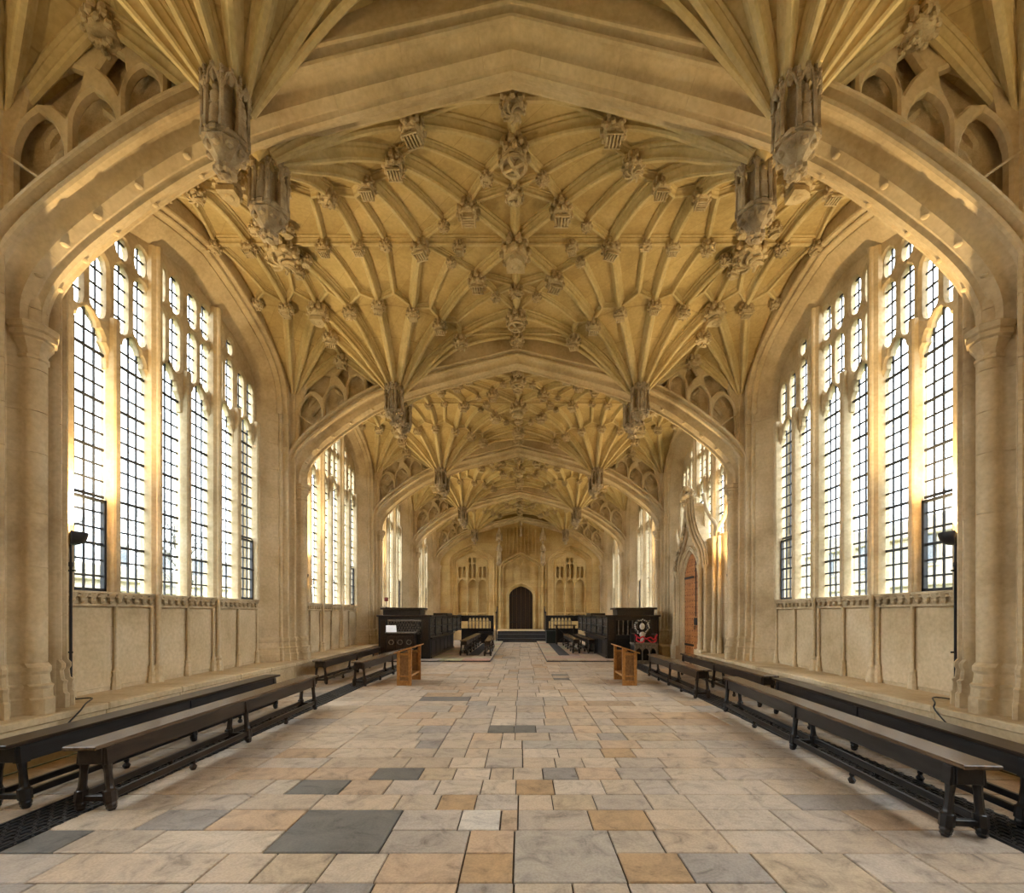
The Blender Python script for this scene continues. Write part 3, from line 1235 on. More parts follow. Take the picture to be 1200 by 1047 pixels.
outl = [(2.76, 6.9)] + [(x, ez(x) - .015) for x in [2.76 + i * .1 for i in range(20)]] + [(4.7, ez(4.7) - .02), (4.7, 6.9)]
hs = [sub_light(3.83, .20, 5.9, 6.22), sub_light(4.335, .235, 5.6, 6.03), sub_light(3.38, .165, 6.2, 6.44), sub_light(3.02, .14, 6.36, 6.52),
      [(4.08, 5.98), (4.2, 6.09), (4.34, 6.10), (4.46, 6.0), (4.42, 6.22), (4.26, 6.38), (4.07, 6.46), (3.92, 6.40), (3.95, 6.24)],
      [(3.60, 6.2), (3.69, 6.34), (3.78, 6.42), (3.66, 6.60), (3.55, 6.52), (3.53, 6.4)]]
trac_me = []
V, F = plate('p', outl, hs, .1, .022)
for sx in (1, -1):
    for sv in (-1, 1):
        trac_me.append(G().add([(sx * x, sv * .22 + z, y) for x, y, z in V], F).mesh('spandrel_tracery', 'stone', 40))
tie_me = [G().tube([(sx * 4.62, 0 + v, 5.62), (sx * 4.2, v, 5.32)], .012, 6).mesh('tie_rod', 'stone') for sx in (1, -1) for v in (-.3,)]


def pendant_parts():
    g = G()
    oct_ = lambda r, z: (r, z)
    g.lathe([(.09, .24), (.15, .22), (.13, .17), (.095, .15), (.08, .1), (.08, -.30), (.165, -.31), (.185, -.33), (.185, -.36), (.165, -.37), (.175, -.39), (.15, -.42), (.10, -.48), (.05, -.53), (.02, -.56)], 8, (0, 0, 0), PI / 8, PI / 8 + 2 * PI)
    for i in range(8):
        a = PI / 8 + i * PI / 4
        c, s_ = math.cos(a), math.sin(a)
        g.lathe([(.026, -.34), (.026, -.26), (.02, -.25), (.02, .06), (.03, .07), (.02, .11), (.004, .2)], 5, (.175 * c, .175 * s_, 0))
        for z in (.12, .16, .05, -.02):
            g.blob((.19 * c, .19 * s_, z), .018, 5, 3)
    for i in range(8):
        a = i * PI / 4
        c, s_ = math.cos(a), math.sin(a)
        # canopy gable over every face
        for q in (-1, 1):
            P0 = Vector((.165 * c - q * .06 * s_, .165 * s_ + q * .06 * c, .02))
            P1 = Vector((.185 * c, .185 * s_, .15))
            g.tube([P0, (P0 + P1) / 2 + Vector((c * .01, s_ * .01, .03)), P1], .014, 5)
        g.blob((.185 * c, .185 * s_, .17), .024, 5, 3)
        g.lathe([(.05, -.37), (.055, -.34), (.04, -.32)], 6, (.14 * c, .14 * s_, 0))
        g.blob((.135 * c, .135 * s_, -.43), (.04, .04, .035), 5, 3)
        g.blob((.165 * c, .165 * s_, .1), (.04, .04, .05), 5, 3)
    for i in range(7):
        a = i * 2 * PI / 7
        g.blob((.06 * math.cos(a), .06 * math.sin(a), -.585), (.045, .045, .04), 5, 3)
    g.blob((0, 0, -.61), (.05, .05, .04), 6, 3)
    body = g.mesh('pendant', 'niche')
    g = G()
    g.lathe([(.055, -.32), (.052, -.2), (.04, -.12), (.048, -.07), (.044, -.04), (.018, -.025), (.018, -.02)], 8)
    g.blob((0, 0, .012), (.03, .03, .04), 7, 5)
    g.tube([(-.033, 0, -.075), (-.038, .022, -.13), (-.01, .035, -.15)], .011, 5)
    g.tube([(.033, 0, -.075), (.038, .022, -.13), (.01, .035, -.15)], .011, 5)
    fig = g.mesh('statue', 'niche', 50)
    return body, fig


pend_me, stat_me = pendant_parts()
arch_names = ['moulded stone arch spanning the hall beside the two tall uplighter lamps', 'stone arch spanning the hall between first bay and the ogee doorway', 'stone arch spanning the hall just past the ogee doorway',
              'stone arch spanning the hall above the dark choir stalls', 'stone wall arch framing the end wall with the black doorway']
for ai, ya in enumerate(YA + [YEND - .02]):
    ar = struct(empty('transverse_arch', (0, ya, 0)))
    ar['label'] = arch_names[ai]
    for me in vous_me:
        ob('voussoir', me, ar)
    if ai < 4:
        ob('arch_infill', fill_me, ar)
        for p in studs:
            if ai < 2:
                ob('stud', stud_me, ar, p)
    ob('spandrel_panel', span_me, ar)
    for me in trac_me:
        ob('spandrel_tracery', me, ar)
    for me in tie_me:
        ob('tie_rod', me, ar)
    for sx in (1, -1):
        for sv in ((-1, 1) if ai < 4 else (-1,)):
            pd = ob('pendant', pend_me, ar, (sx * 2.55, sv * .36, 5.96))
            for i in range(4):
                a = i * PI / 2
                ob('statue', stat_me, pd, (.135 * math.cos(a), .135 * math.sin(a), 0), a - PI / 2)

# ------------------------------------------------------------------ end walls
EC = 0.05
wf = struct(empty('wall_far', (0, YEND, 0)))
arcs = {}
bl_c = [(-2.75, -2.735), (2.85, 2.855)]


def four_centred(cx, hw, z0, zs, za, n=10):
    pts = catmull([(hw, zs), (hw * .97, zs + (za - zs) * .3), (hw * .8, zs + (za - zs) * .52), (hw * .45, zs + (za - zs) * .77), (0, za)], 4)
    return [(cx - hw, z0), (cx + hw, z0)] + [(cx + x, z) for x, z in pts] + [(cx - x, z) for x, z in pts[-2::-1]]


BW = [(-2.75, 1.25), (2.86, 1.25)]
holes = [four_centred(c, h, 1.2, 4.25, 5.35) for c, h in BW] + [pointed(.75, .3, 2.45, 3.1, 10, EC)]
V, F = plate('p', [(-5.2, -.2), (5.2, -.2), (5.2, 8), (-5.2, 8)], holes, .3, 0)
gob('end_wall_face', G().add([(x, .15 - z, y) for x, y, z in V], F), 'ochre', wf)
gob('end_wall_back', G().box(-5.2, 5.2, .62, .9, -.2, 8), 'ochre', wf)
for c, h in BW:
    g = G()
    oc = four_centred(0, h, 1.2, 4.25, 5.35)[1:]
    oc = oc + [(-h, 1.2)]
    secs2 = [(0, .06), (-.05, .05), (-.05, .0), (0, -.02), (.06, -.04), (.06, -.08), (.14, -.10), (.14, -.16), (.22, -.20), (.22, -.24), (.30, -.30), (.30, -.36)]
    g.loft([[(c + x, d, z) for x, z in offset_curve(oc, -e)] for d, e in secs2])
    gob('blind_window_moulding', g, 'ochre', wf, smooth=30)
    # hood bosses
    # panel with tracery
    hw = h - .36
    hs = []
    for i in (-1, 0, 1):
        cx = i * hw * .66
        hs.append(pointed(hw * .29, 1.52, 3.05, 3.4, 6, cx))
        for q in (-.12, .12):
            hs.append(capsule(cx + q, 3.5, 4.15 if i else 4.3, .08))
        if i == 0:
            hs.append(capsule(-.12, 4.38, 4.66, .075))
            hs.append(capsule(.12, 4.38, 4.66, .075))
        for q in range(5):
            xx = cx - hw * .24 + q * hw * .12
            hs.append([(xx - .03, 1.34), (xx + .03, 1.34), (xx + .03, 1.42), (xx - .03, 1.42)])
    outl = four_centred(0, hw + .02, 1.2, 4.2, 4.95)
    V, F = plate('p', outl, hs, .14, .03)
    gob('blind_tracery', G().add([(c + x, .34 - z, y) for x, y, z in V], F), 'ochre', wf)
    for i in (-.5, .5):
        gob('blind_mullion', G().lathe([(.05, 1.2), (.05, 1.3), (.03, 1.4), (.03, 4.3)], 8, (c + i * hw * .66 * 2 * .5 * 2 * .5 + (0), .28, 0)), 'ochre', wf, smooth=40)
    gob('blind_panel', G().box(c - h, c + h, .5, .58, 1.1, 5.4), 'ochre', wf)
# door surround
g = G()
oc = pointed(.75, .565, 2.45, 3.1, 10, 0)[1:] + [(-.75, .565)]
g.loft([[(EC + x, d, z) for x, z in offset_curve(oc, -e)] for d, e in [(0, .12), (-.07, .11), (-.09, .06), (-.04, .03), (0, 0), (.1, -.03), (.12, -.06), (.3, -.08)]])
gob('door_moulding', g, 'ochre', wf, smooth=30)
# gabled hood over the door
hood = [(1.05, 4.02), (1.0, 4.16), (.8, 4.34), (.4, 4.56), (0, 4.78)]
hc = [(x, z) for x, z in catmull(hood, 4)]
hc = [(1.05, .565)] + hc + [(-x, z) for x, z in hc[-2::-1]] + [(-1.05, .565)]
g = G()
g.loft([[(EC + x, d, z) for x, z in offset_curve(hc, -e)] for d, e in [(0, .2), (-.2, .17), (-.22, .1), (-.12, .06), (-.16, .02), (-.08, -.02), (0, -.05)]])
gob('door_hood', g, 'ochre', wf, smooth=30)
hs = []
for i in range(-2, 2):
    cx = (i + .5) * .46
    hs.append(capsule(cx, 3.28, 4.0, .19))
for i in range(-3, 4):
    a = PI / 2 + i * .33
    r0, r1 = .12, .5 if abs(i) < 2 else .42
    hs.append([(math.cos(a - .1) * r0 * 1.2, 4.1 + math.sin(a - .1) * r0), (math.cos(a - .12) * r1 * 1.3, 4.06 + math.sin(a - .12) * r1), (math.cos(a + .12) * r1 * 1.3, 4.06 + math.sin(a + .12) * r1), (math.cos(a + .1) * r0 * 1.2, 4.1 + math.sin(a + .1) * r0)])
outl = [(x, z) for x, z in hc if z > 1]
V, F = plate('p', [(1.04, 3.2)] + outl + [(-1.04, 3.2)], hs, .07, .012)
gob('hood_tracery', G().add([(EC + x, -.02 - z, y) for x, y, z in V], F), 'ochre', wf)
# panelling strips over the hood
for i in range(-4, 5):
    x = EC + i * .21
    gob('panel_rib', G().box(x - .02, x + .02, -.12, 0, 4.85 + .0 * i, 6.45 - abs(i) * .05, .012), 'ochre', wf)
for sx in (-1, 1):
    gob('wall_shaft', G().lathe([(.09, .3), (.09, .5), (.06, .6), (.05, .7), (.05, 4.1), (.09, 4.2)], 8, (EC + sx * 1.22, -.05, 0)), 'ochre', wf, smooth=40)
    gob('wall_shaft', G().lathe([(.07, .3), (.07, .5), (.045, .6), (.035, .7), (.035, 4.1), (.06, 4.16)], 8, (EC + sx * 1.38, -.03, 0)), 'ochre', wf, smooth=40)
# niche statues
g = G()
g.lathe([(.02, -.1), (.12, .0), (.14, .08), (.09, .1)], 8)
g.lathe([(.10, .1), (.11, .4), (.085, .62), (.1, .78), (.09, .86), (.04, .92), (.04, .95)], 10)
g.blob((0, 0, 1.03), (.06, .065, .085), 8, 5)
g.tube([(-.09, 0, .82), (-.12, -.05, .65), (-.02, -.11, .6)], .032, 6)
g.tube([(.09, 0, .82), (.12, -.05, .65), (.02, -.11, .55)], .032, 6)
g.lathe([(.15, 1.18), (.16, 1.25), (.13, 1.3), (.1, 1.45), (.02, 1.75)], 6)
for i in range(6):
    a = i * PI / 3
    g.lathe([(.03, 1.1), (.025, 1.3), (.005, 1.5)], 5, (.13 * math.cos(a), .13 * math.sin(a), 0))
st_me = g.mesh('niche_statue', 'carved', 40)
for x, z, k in ((EC - 1.24, 4.25, 1.2), (EC + 1.24, 4.25, 1.2), (EC, 5.85, .55)):
    o = ob('niche_statue', st_me, wf, (x, -.1, z))
    o.scale = (k, k, k)
# door leaf (far)
d1 = struct(empty('door_1', (EC, YEND + .3, .565)))
for i in range(6):
    x0 = -.75 + i * .25
    gob('plank', G().box(x0 + .003, x0 + .247, 0, .05, 0, 2.6, .006), 'door_dark', d1)
gob('door_handle', G().tube([(.1 + .05 * math.cos(a), -.03, 1.1 + .05 * math.sin(a)) for a in [i * PI / 6 for i in range(12)]], .008, 5, True), 'iron', d1)
for z in (.4, 1.9):
    gob('hinge', G().box(-.72, -.1, -.012, 0, z - .03, z + .03), 'iron', d1)
# wall behind the camera
wn = struct(empty('wall_near', (0, YBACK, 0)))
gob('wall_face', G().box(-5.2, 5.2, -.4, 0, -.2, 8), 'ashlar', wn)
gob('wall_base', G().box(-4.43, 4.43, 0, .12, 0, .5, .02), 'stone', wn)

# ------------------------------------------------------------------ side doorway (right wall)
DY = YC[2] + .2
d2 = struct(empty('door_2', (XW - .0, DY, 0)))
for i in range(6):
    y0 = -.62 + i * .2067
    gob('plank', G().box(-.30, -.25, y0 + .003, y0 + .203, .12, 3.1, .006), 'door_oak', d2)
stud2 = G().blob((0, 0, 0), (.012, .014, .014), 6, 4).mesh('stud', 'iron')
for r_ in range(17):
    for c_ in range(7):
        y = -.54 + c_ * .18
        z = .3 + r_ * .165
        if abs(y) < .6 and z < 3.1 - abs(y) * .8:
            ob('stud', stud2, d2, (-.302, y, z))
gob('lock', G().box(-.33, -.30, -.38, -.18, 1.12, 1.32, .01), 'iron', d2)
gob('door_handle', G().tube([(-.34, -.28 + .05 * math.cos(a), 1.05 + .05 * math.sin(a)) for a in [i * PI / 6 for i in range(12)]], .009, 5, True), 'iron', d2)
for z in (.55, 2.45):
    gob('hinge', G().box(-.315, -.298, -.1, .6, z - .03, z + .03, .004), 'iron', d2)
gob('muntin_bar', G().box(-.32, -.30, -.3, -.27, 1.35, 2.9, .004), 'iron', d2)
gob('step', G().box(-.7, .1, -.7, .7, 0, .12, .01), 'stone', d2)
gob('threshold', G().box(-.73, .1, -1.75, 1.65, -.2, .004, .002), 'ashlar', d2)
# porch mouldings
oc = pointed(.62, .12, 2.35, 3.12, 10, 0)[1:] + [(-.62, .12)]
g = G()
g.loft([[(d, y, z) for y, z in offset_curve(oc, -e)] for d, e in [(-.26, -.01), (-.33, .0), (-.34, .03), (-.32, .055), (-.37, .075), (-.40, .08), (-.40, .12), (-.37, .14), (-.42, .17), (-.43, .2), (-.36, .22)]])
gob('door_moulding', g, 'stone', d2, smooth=30)
og = catmull([(1.02, 2.62), (1.0, 2.85), (.86, 3.1), (.62, 3.32), (.40, 3.55), (.22, 3.85), (.10, 4.15), (.03, 4.5)], 4)
oc = og + [(-y, z) for y, z in og[::-1]]
roll = [(.05 * math.cos(a), .05 * math.sin(a)) for a in [i * PI / 4 for i in range(8)]]
for dx, e, k in ((-.47, 0, 1.0), (-.43, -.10, .7), (-.40, -.17, .55), (-.40, .11, .9)):
    pts = [(dx, y, z) for y, z in offset_curve(oc, e)]
    g = G()
    h = len(pts) // 2
    for part in (pts[:h], pts[h:]):
        g.sweep(part, [(a * k, b * k) for a, b in roll], nrm=(1, 0, 0))
    gob('ogee_moulding', g, 'stone', d2, smooth=50)
body_out = [(.66, 2.45), (1.1, 2.45)] + oc + [(-1.1, 2.45), (-.66, 2.45)] + [(y, z) for y, z in offset_curve(pointed(.62, .12, 2.35, 3.12, 10, 0)[2:], -.02)[::-1] if z > 2.46]
V, F = plate('p', body_out, [], .34, 0)
gob('porch_body', G().add([(-.18 + z, x, y) for x, y, z in V], F), 'ashlar', d2)
g = G()
h = len(og)
for e1, e2, x1, x2 in ((-.22, -.05, -.36, -.40), (-.05, .1, -.42, -.36), (.1, .16, -.36, -.0)):
    a_, b_ = offset_curve(oc, e1), offset_curve(oc, e2)
    for sl in (slice(0, h), slice(h, None)):
        g.loft([[(x1, y, z) for y, z in a_[sl]], [(x2, y, z) for y, z in b_[sl]]])
gob('ogee_hood', g, 'stone', d2, smooth=40)
rl = random.Random(2)
g = G()
for y, z in offset_curve(oc, .05)[::1]:
    for _ in range(2):
        g.blob((-.48 + rl.uniform(-.02, .03), y + rl.uniform(-.05, .05), z + rl.uniform(-.05, .05)), (.045, .05, .055), 5, 3)
gob('leaf_carving', g, 'carved', d2)
g = G()
for i in range(26):
    a, z = rl.uniform(0, 2 * PI), rl.uniform(0, .55)
    r_ = .22 * (1 - abs(z - .25) / .45) + .03
    g.blob((-.42 + r_ * math.cos(a) * .7, r_ * math.sin(a), 4.45 + z), (.07, .08, .07), 6, 4)
g.lathe([(.05, 4.3), (.07, 4.6), (.03, 5.0), (.04, 5.1), (.005, 5.2)], 8, (-.4, 0, 0))
gob('finial', g, 'carved', d2)
for sy in (-1, 1):
    g = G()
    for dx, dy, r_ in ((-.47, 1.0, .055), (-.44, .88, .04), (-.42, .79, .03), (-.38, 1.14, .045)):
        g.lathe([(r_ * 1.7, 0), (r_ * 1.7, .5), (r_ * 1.3, .56), (r_ * 1.5, .6), (r_, .7), (r_, 2.48), (r_ * 1.3, 2.5), (r_ * 1.2, 2.54), (r_ * 1.9, 2.62), (r_ * 1.9, 2.68)], 8, (dx, sy * dy, 0))
    g.box(-.53, 0, sy * .97 - .24, sy * .97 + .24, 0, .5, .01)
    g.box(-.40, 0, sy * 1.0 - .2, sy * 1.0 + .16, .5, 2.66)
    gob('jamb_shaft', g, 'stone', d2, smooth=40)
    # tall buttress shaft with curling bracket beside the porch
    g = G()
    for dx, dy, r_ in ((-.28, 1.42, .05), (-.2, 1.55, .04), (-.2, 1.3, .035)):
        g.lathe([(r_ * 1.7, .455), (r_ * 1.7, .7), (r_, .85), (r_, 3.35)], 8, (dx, sy * dy, 0))
    pts = catmull([(-.22, 1.42, 3.2), (-.2, 1.36, 3.5), (-.16, 1.15, 3.75), (-.12, .8, 3.95), (-.1, .45, 4.3), (-.1, .3, 4.7)], 4)
    g.sweep([(x, sy * y, z) for x, y, z in pts], roll, nrm=(1, 0, 0))
    pts = catmull([(-.22, 1.42, 3.2), (-.2, 1.5, 3.5), (-.16, 1.7, 3.75), (-.12, 1.85, 4.1)], 4)
    g.sweep([(x, sy * y, z) for x, y, z in pts], roll, nrm=(1, 0, 0))
    gob('buttress_shaft', g, 'stone', d2, smooth=40)

# ------------------------------------------------------------------ platform, steps, dais, gratings, mats
for sd, nm in ((-1, 'left'), (1, 'right')):
    pl = struct(gob('platform_' + nm, G().box(min(sd * .84, sd * 4.43), max(sd * .84, sd * 4.43), 13.9, 24.4, -.01, .05), 'slate'))
    x, k = .84, 0
    ys = [13.9]
    while ys[-1] < 24:
        ys.append(min(24.4, ys[-1] + rr.uniform(.5, .9)))
    for y0, y1 in zip(ys, ys[1:]):
        x = .84
        while x < 4.4:
            x1 = min(4.43, x + rr.uniform(.5, .9))
            if 4.43 - x1 < .25:
                x1 = 4.43
            g = G().box(min(sd * x, sd * x1) + .003, max(sd * x, sd * x1) - .003, y0 + .003 - (.02 if y0 == 13.9 else 0), y1 - .003, .03, .06, .004)
            o = gob('flagstone', g, 'flag', pl)
            o.color = (*[c * rr.uniform(.85, 1.05) for c in rr.choice(cols)], 1)
            x = x1
for i in range(3):
    s_ = struct(gob('step', G().box(-1.2 + EC, 1.3 + EC, 23.6 + i * .38, 24.45 + .3 * i, 0, .19 * (i + 1) - .035), 'slate'))
    gob('step_nosing', G().box(-1.22 + EC, 1.32 + EC, 23.57 + i * .38, 24.0 + i * .38, .19 * (i + 1) - .035, .19 * (i + 1) - .005, .008), 'slate' if i < 2 else 'stone', s_)
struct(gob('dais', G().box(-4.43, 4.43, 24.42, YEND, -.01, .56), 'ashlar'))

g = G()
for sgn in (0, 1):
    for k in range(30):
        y0 = -.55 + k * .06
gl = 1.1
g.box(-.185, .185, -gl / 2, -gl / 2 + .02, -.01, .006)
g.box(-.185, .185, gl / 2 - .02, gl / 2, -.01, .006)
g.box(-.185, -.165, -gl / 2, gl / 2, -.01, .006)
g.box(.165, .185, -gl / 2, gl / 2, -.01, .006)
for i in range(7):
    x = -.14 + i * .0467
    g.box(x - .006, x + .006, -gl / 2, gl / 2, -.01, .004)
for j in range(21):
    y = -gl / 2 + .04 + j * .0515
    for i in range(8):
        x = -.163 + i * .0467
        a = .016 if (i + j) % 2 else -.016
        g.add([(x, y - a - .008, .003), (x + .0467, y + a - .008, .003), (x + .0467, y + a + .008, .003), (x, y - a + .008, .003),
               (x, y - a - .008, -.008), (x + .0467, y + a - .008, -.008), (x + .0467, y + a + .008, -.008), (x, y - a + .008, -.008)],
              [(0, 1, 2, 3), (0, 1, 5, 4), (3, 2, 6, 7)])
grate_me = g.mesh('grating_panel', 'iron')
for sd, nm, xg in ((-1, 'left', -3.22), (1, 'right', 3.28)):
    ch = tag(gob('floor_grating', G().box(xg - .187, xg + .187, -.6, 13.7, -.013, -.002), 'oak_black'), 'long black iron floor grating let into the paving between the ' + nm + ' wall benches', 'grating', 'floor gratings')
    y = -.05
    while y < 13.2:
        ob('grating_panel', grate_me, ch, (xg, y, .0045))
        y += gl
mat_me = {}
for sd, nm in ((-1, 'beside the long slim benches and the carved chest stall'), (1, 'leading to the black trunk and small table')):
    o = gob('floor_mat', G().box(-.18, .18, -3.05, 3.05, 0, .012, .004), 'matting', None, (sd * 1.5, 18.5, .06))
    tag(o, 'narrow charcoal runner mat ' + nm, 'mat', 'runner mats')

# ------------------------------------------------------------------ benches
leg_prof = [(.026, .02), (.036, .045), (.036, .06), (.028, .07), (.042, .072), (.042, .15), (.034, .155), (.026, .18), (.024, .28), (.028, .33), (.03, .345), (.024, .355), (.03, .36)]


def make_bench(L_, pairs, feet_mid, seat_mat, body_mat, wdt=.23, ht=.5):
    """bench along +y, origin at the near end on the floor"""
    root = empty('bench')
    gob('seat', G().box(-wdt / 2, wdt / 2, 0, L_, ht - .03, ht, .006), seat_mat, root)
    ax = wdt / 2 - .035
    for sx in (-1, 1):
        gob('apron', G().box(sx * ax - .012, sx * ax + .012, .1, L_ - .1, ht - .16, ht - .03, .004), body_mat, root)
    for y in (.09, L_ - .12):
        gob('end_board', G().box(-ax, ax, y, y + .03, ht - .15, ht - .03, .004), body_mat, root)
    for t in pairs:
        y = .14 + t * (L_ - .28)
        for sx in (-1, 1):
            g = G().lathe(leg_prof, 8)
            g.blob((0, 0, .026), (.034, .034, .026), 8, 4)
            g.box(-.032, .032, -.032, .032, .34, ht - .04)
            sp = .032
            g.map(lambda X, Y, Z: (X + sx * (ax + .0 + sp * (1 - Z / .34)), Y + y, Z))
            gob('leg', g, body_mat, root, smooth=40)
        gob('cross_stretcher', G().box(-ax - .02, ax + .02, y - .02, y + .02, .075, .115, .004), body_mat, root)
    for sx in (-1, 1):
        gob('stretcher', G().box(sx * (ax + .022) - .018, sx * (ax + .022) + .018, .14, L_ - .14, .085, .135, .006), body_mat, root)
        for t in feet_mid:
            y = .14 + t * (L_ - .28)
            g = G().lathe([(.018, .09), (.022, .07), (.014, .055), (.032, .03), (.02, .0)], 8, (sx * (ax + .022), y, 0))
            gob('foot', g, body_mat, root, smooth=40)
    return root


def put_bench(p0, p1, label, group, pairs=(0, .5, 1), mid=(.25, .75), seat='oak_worn', body='oak_dark', z=0.0, **kw):
    L_ = math.hypot(p1[0] - p0[0], p1[1] - p0[1])
    b = make_bench(L_, pairs, mid, seat, body, **kw)
    b.location = (p0[0], p0[1], z)
    b.rotation_euler = (0, 0, -math.atan2(p1[0] - p0[0], p1[1] - p0[1]))
    return tag(b, label, 'bench', group)


WB = 'long benches along the walls'
put_bench((-2.97, 3.24), (-3.08, 7.08), 'long reddish dark oak bench between floor grating and open floor, chest side', WB)
put_bench((-3.62, 3.27), (-3.70, 7.15), 'black long bench against the stone ledge below the first tall window, chest side', WB, body='oak_black', seat='oak_dark')
put_bench((2.90, 2.84), (3.17, 6.92), 'long black oak bench with grey sheen on its seat, between grating and open floor', WB, body='oak_black')
put_bench((3.50, 2.95), (3.83, 6.78), 'black long bench against the stone ledge below the first tall window, armchair side', WB, body='oak_black', seat='oak_dark')
put_bench((3.82, 6.98), (3.93, 11.0), 'dark bench against the ledge leading up to the studded orange door', WB)
put_bench((3.12, 7.72), (3.12, 10.85), 'dark open-legged bench beside the golden oak desk, in front of the studded door', WB)
put_bench((-3.95, 9.3), (-4.02, 13.4), 'dark bench with a sunlit worn seat against the ledge below the second tall window', WB)
put_bench((-3.09, 9.05), (-2.95, 12.9), 'dark bench running up behind the golden oak desk, chest side', WB)
IB = 'narrow benches between the choir stalls'
put_bench((-1.80, 15.2), (-1.86, 21.2), 'long narrow bench between the runner mat and the chest side stall', IB, pairs=(0, .2, .4, .6, .8, 1), mid=(), z=.06)
put_bench((-1.0, 15.0), (-1.14, 19.0), 'short narrow bench at the open edge of the aisle, beside the runner mat', IB, z=.06, wdt=.21)
put_bench((1.97, 16.0), (2.0, 20.3), 'narrow bench in front of the small table with crossed braces', IB, z=.06)
put_bench((2.5, 16.0), (2.48, 20.3), 'narrow bench pushed close to the armchair side stall', IB, z=.06)

# ------------------------------------------------------------------ two golden oak prayer desks
for sd, nm in ((-1, 'beside the bench in front of the carved chest'), (1, 'beside the open-legged bench near the studded door')):
    r = empty('prayer_desk', (sd * 2.24, 9.3, 0))
    tag(r, 'golden oak slope-topped prayer desk ' + nm, 'desk', 'golden oak prayer desks')
    zi, zo = .74, .645
    for y0 in (0.0, .85):
        g = G()
        for x0, x1 in ((-.145, -.085), (.085, .145)):
            za, zb = [zi + (zo - zi) * ((.145 + q) / .29) for q in (x0, x1)]
            g.add([(x0, y0, 0), (x1, y0, 0), (x1, y0 + .045, 0), (x0, y0 + .045, 0), (x0, y0, za), (x1, y0, zb), (x1, y0 + .045, zb), (x0, y0 + .045, za)],
                  [(0, 3, 2, 1), (4, 5, 6, 7), (0, 1, 5, 4), (1, 2, 6, 5), (2, 3, 7, 6), (3, 0, 4, 7)])
        g.box(-.085, .085, y0, y0 + .045, 0, .1)
        g.box(-.085, .085, y0, y0 + .045, .17, .2)
        g.box(-.085, .085, y0, y0 + .045, .6, .645)
        if sd < 0:
            g.map(lambda X, Y, Z: (-X, Y, Z))
        e = gob('end_frame', g, 'oak_tan', r)
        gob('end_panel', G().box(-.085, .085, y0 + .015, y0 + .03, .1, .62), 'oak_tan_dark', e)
    g = G()
    tn = (zo - zi) / .29
    V = []
    for x in (-.19, .19):
        for y in (-.06, .96):
            for dz in (0.002, .028):
                V.append((sd * x, y, zi + tn * (x + .145) + dz))
    g.add(V, [(0, 1, 3, 2), (4, 6, 7, 5), (0, 4, 5, 1), (2, 3, 7, 6), (0, 2, 6, 4), (1, 5, 7, 3)])
    gob('sloping_top', g, 'oak_tan', r)
    gob('back_panel', G().box(sd * .125 - .01, sd * .125 + .01, .045, .85, .12, .62), 'oak_tan', r)
    gob('kneeler_rail', G().box(-.12, .02, .045, .85, .16, .2) if sd > 0 else G().box(-.02, .12, .045, .85, .16, .2), 'oak_tan', r)

# ------------------------------------------------------------------ choir stalls
bal_prof = [(.02, 0), (.02, .03), (.012, .04), (.022, .1), (.014, .2), (.018, .24), (.012, .27), (.02, .3), (.02, .33)]


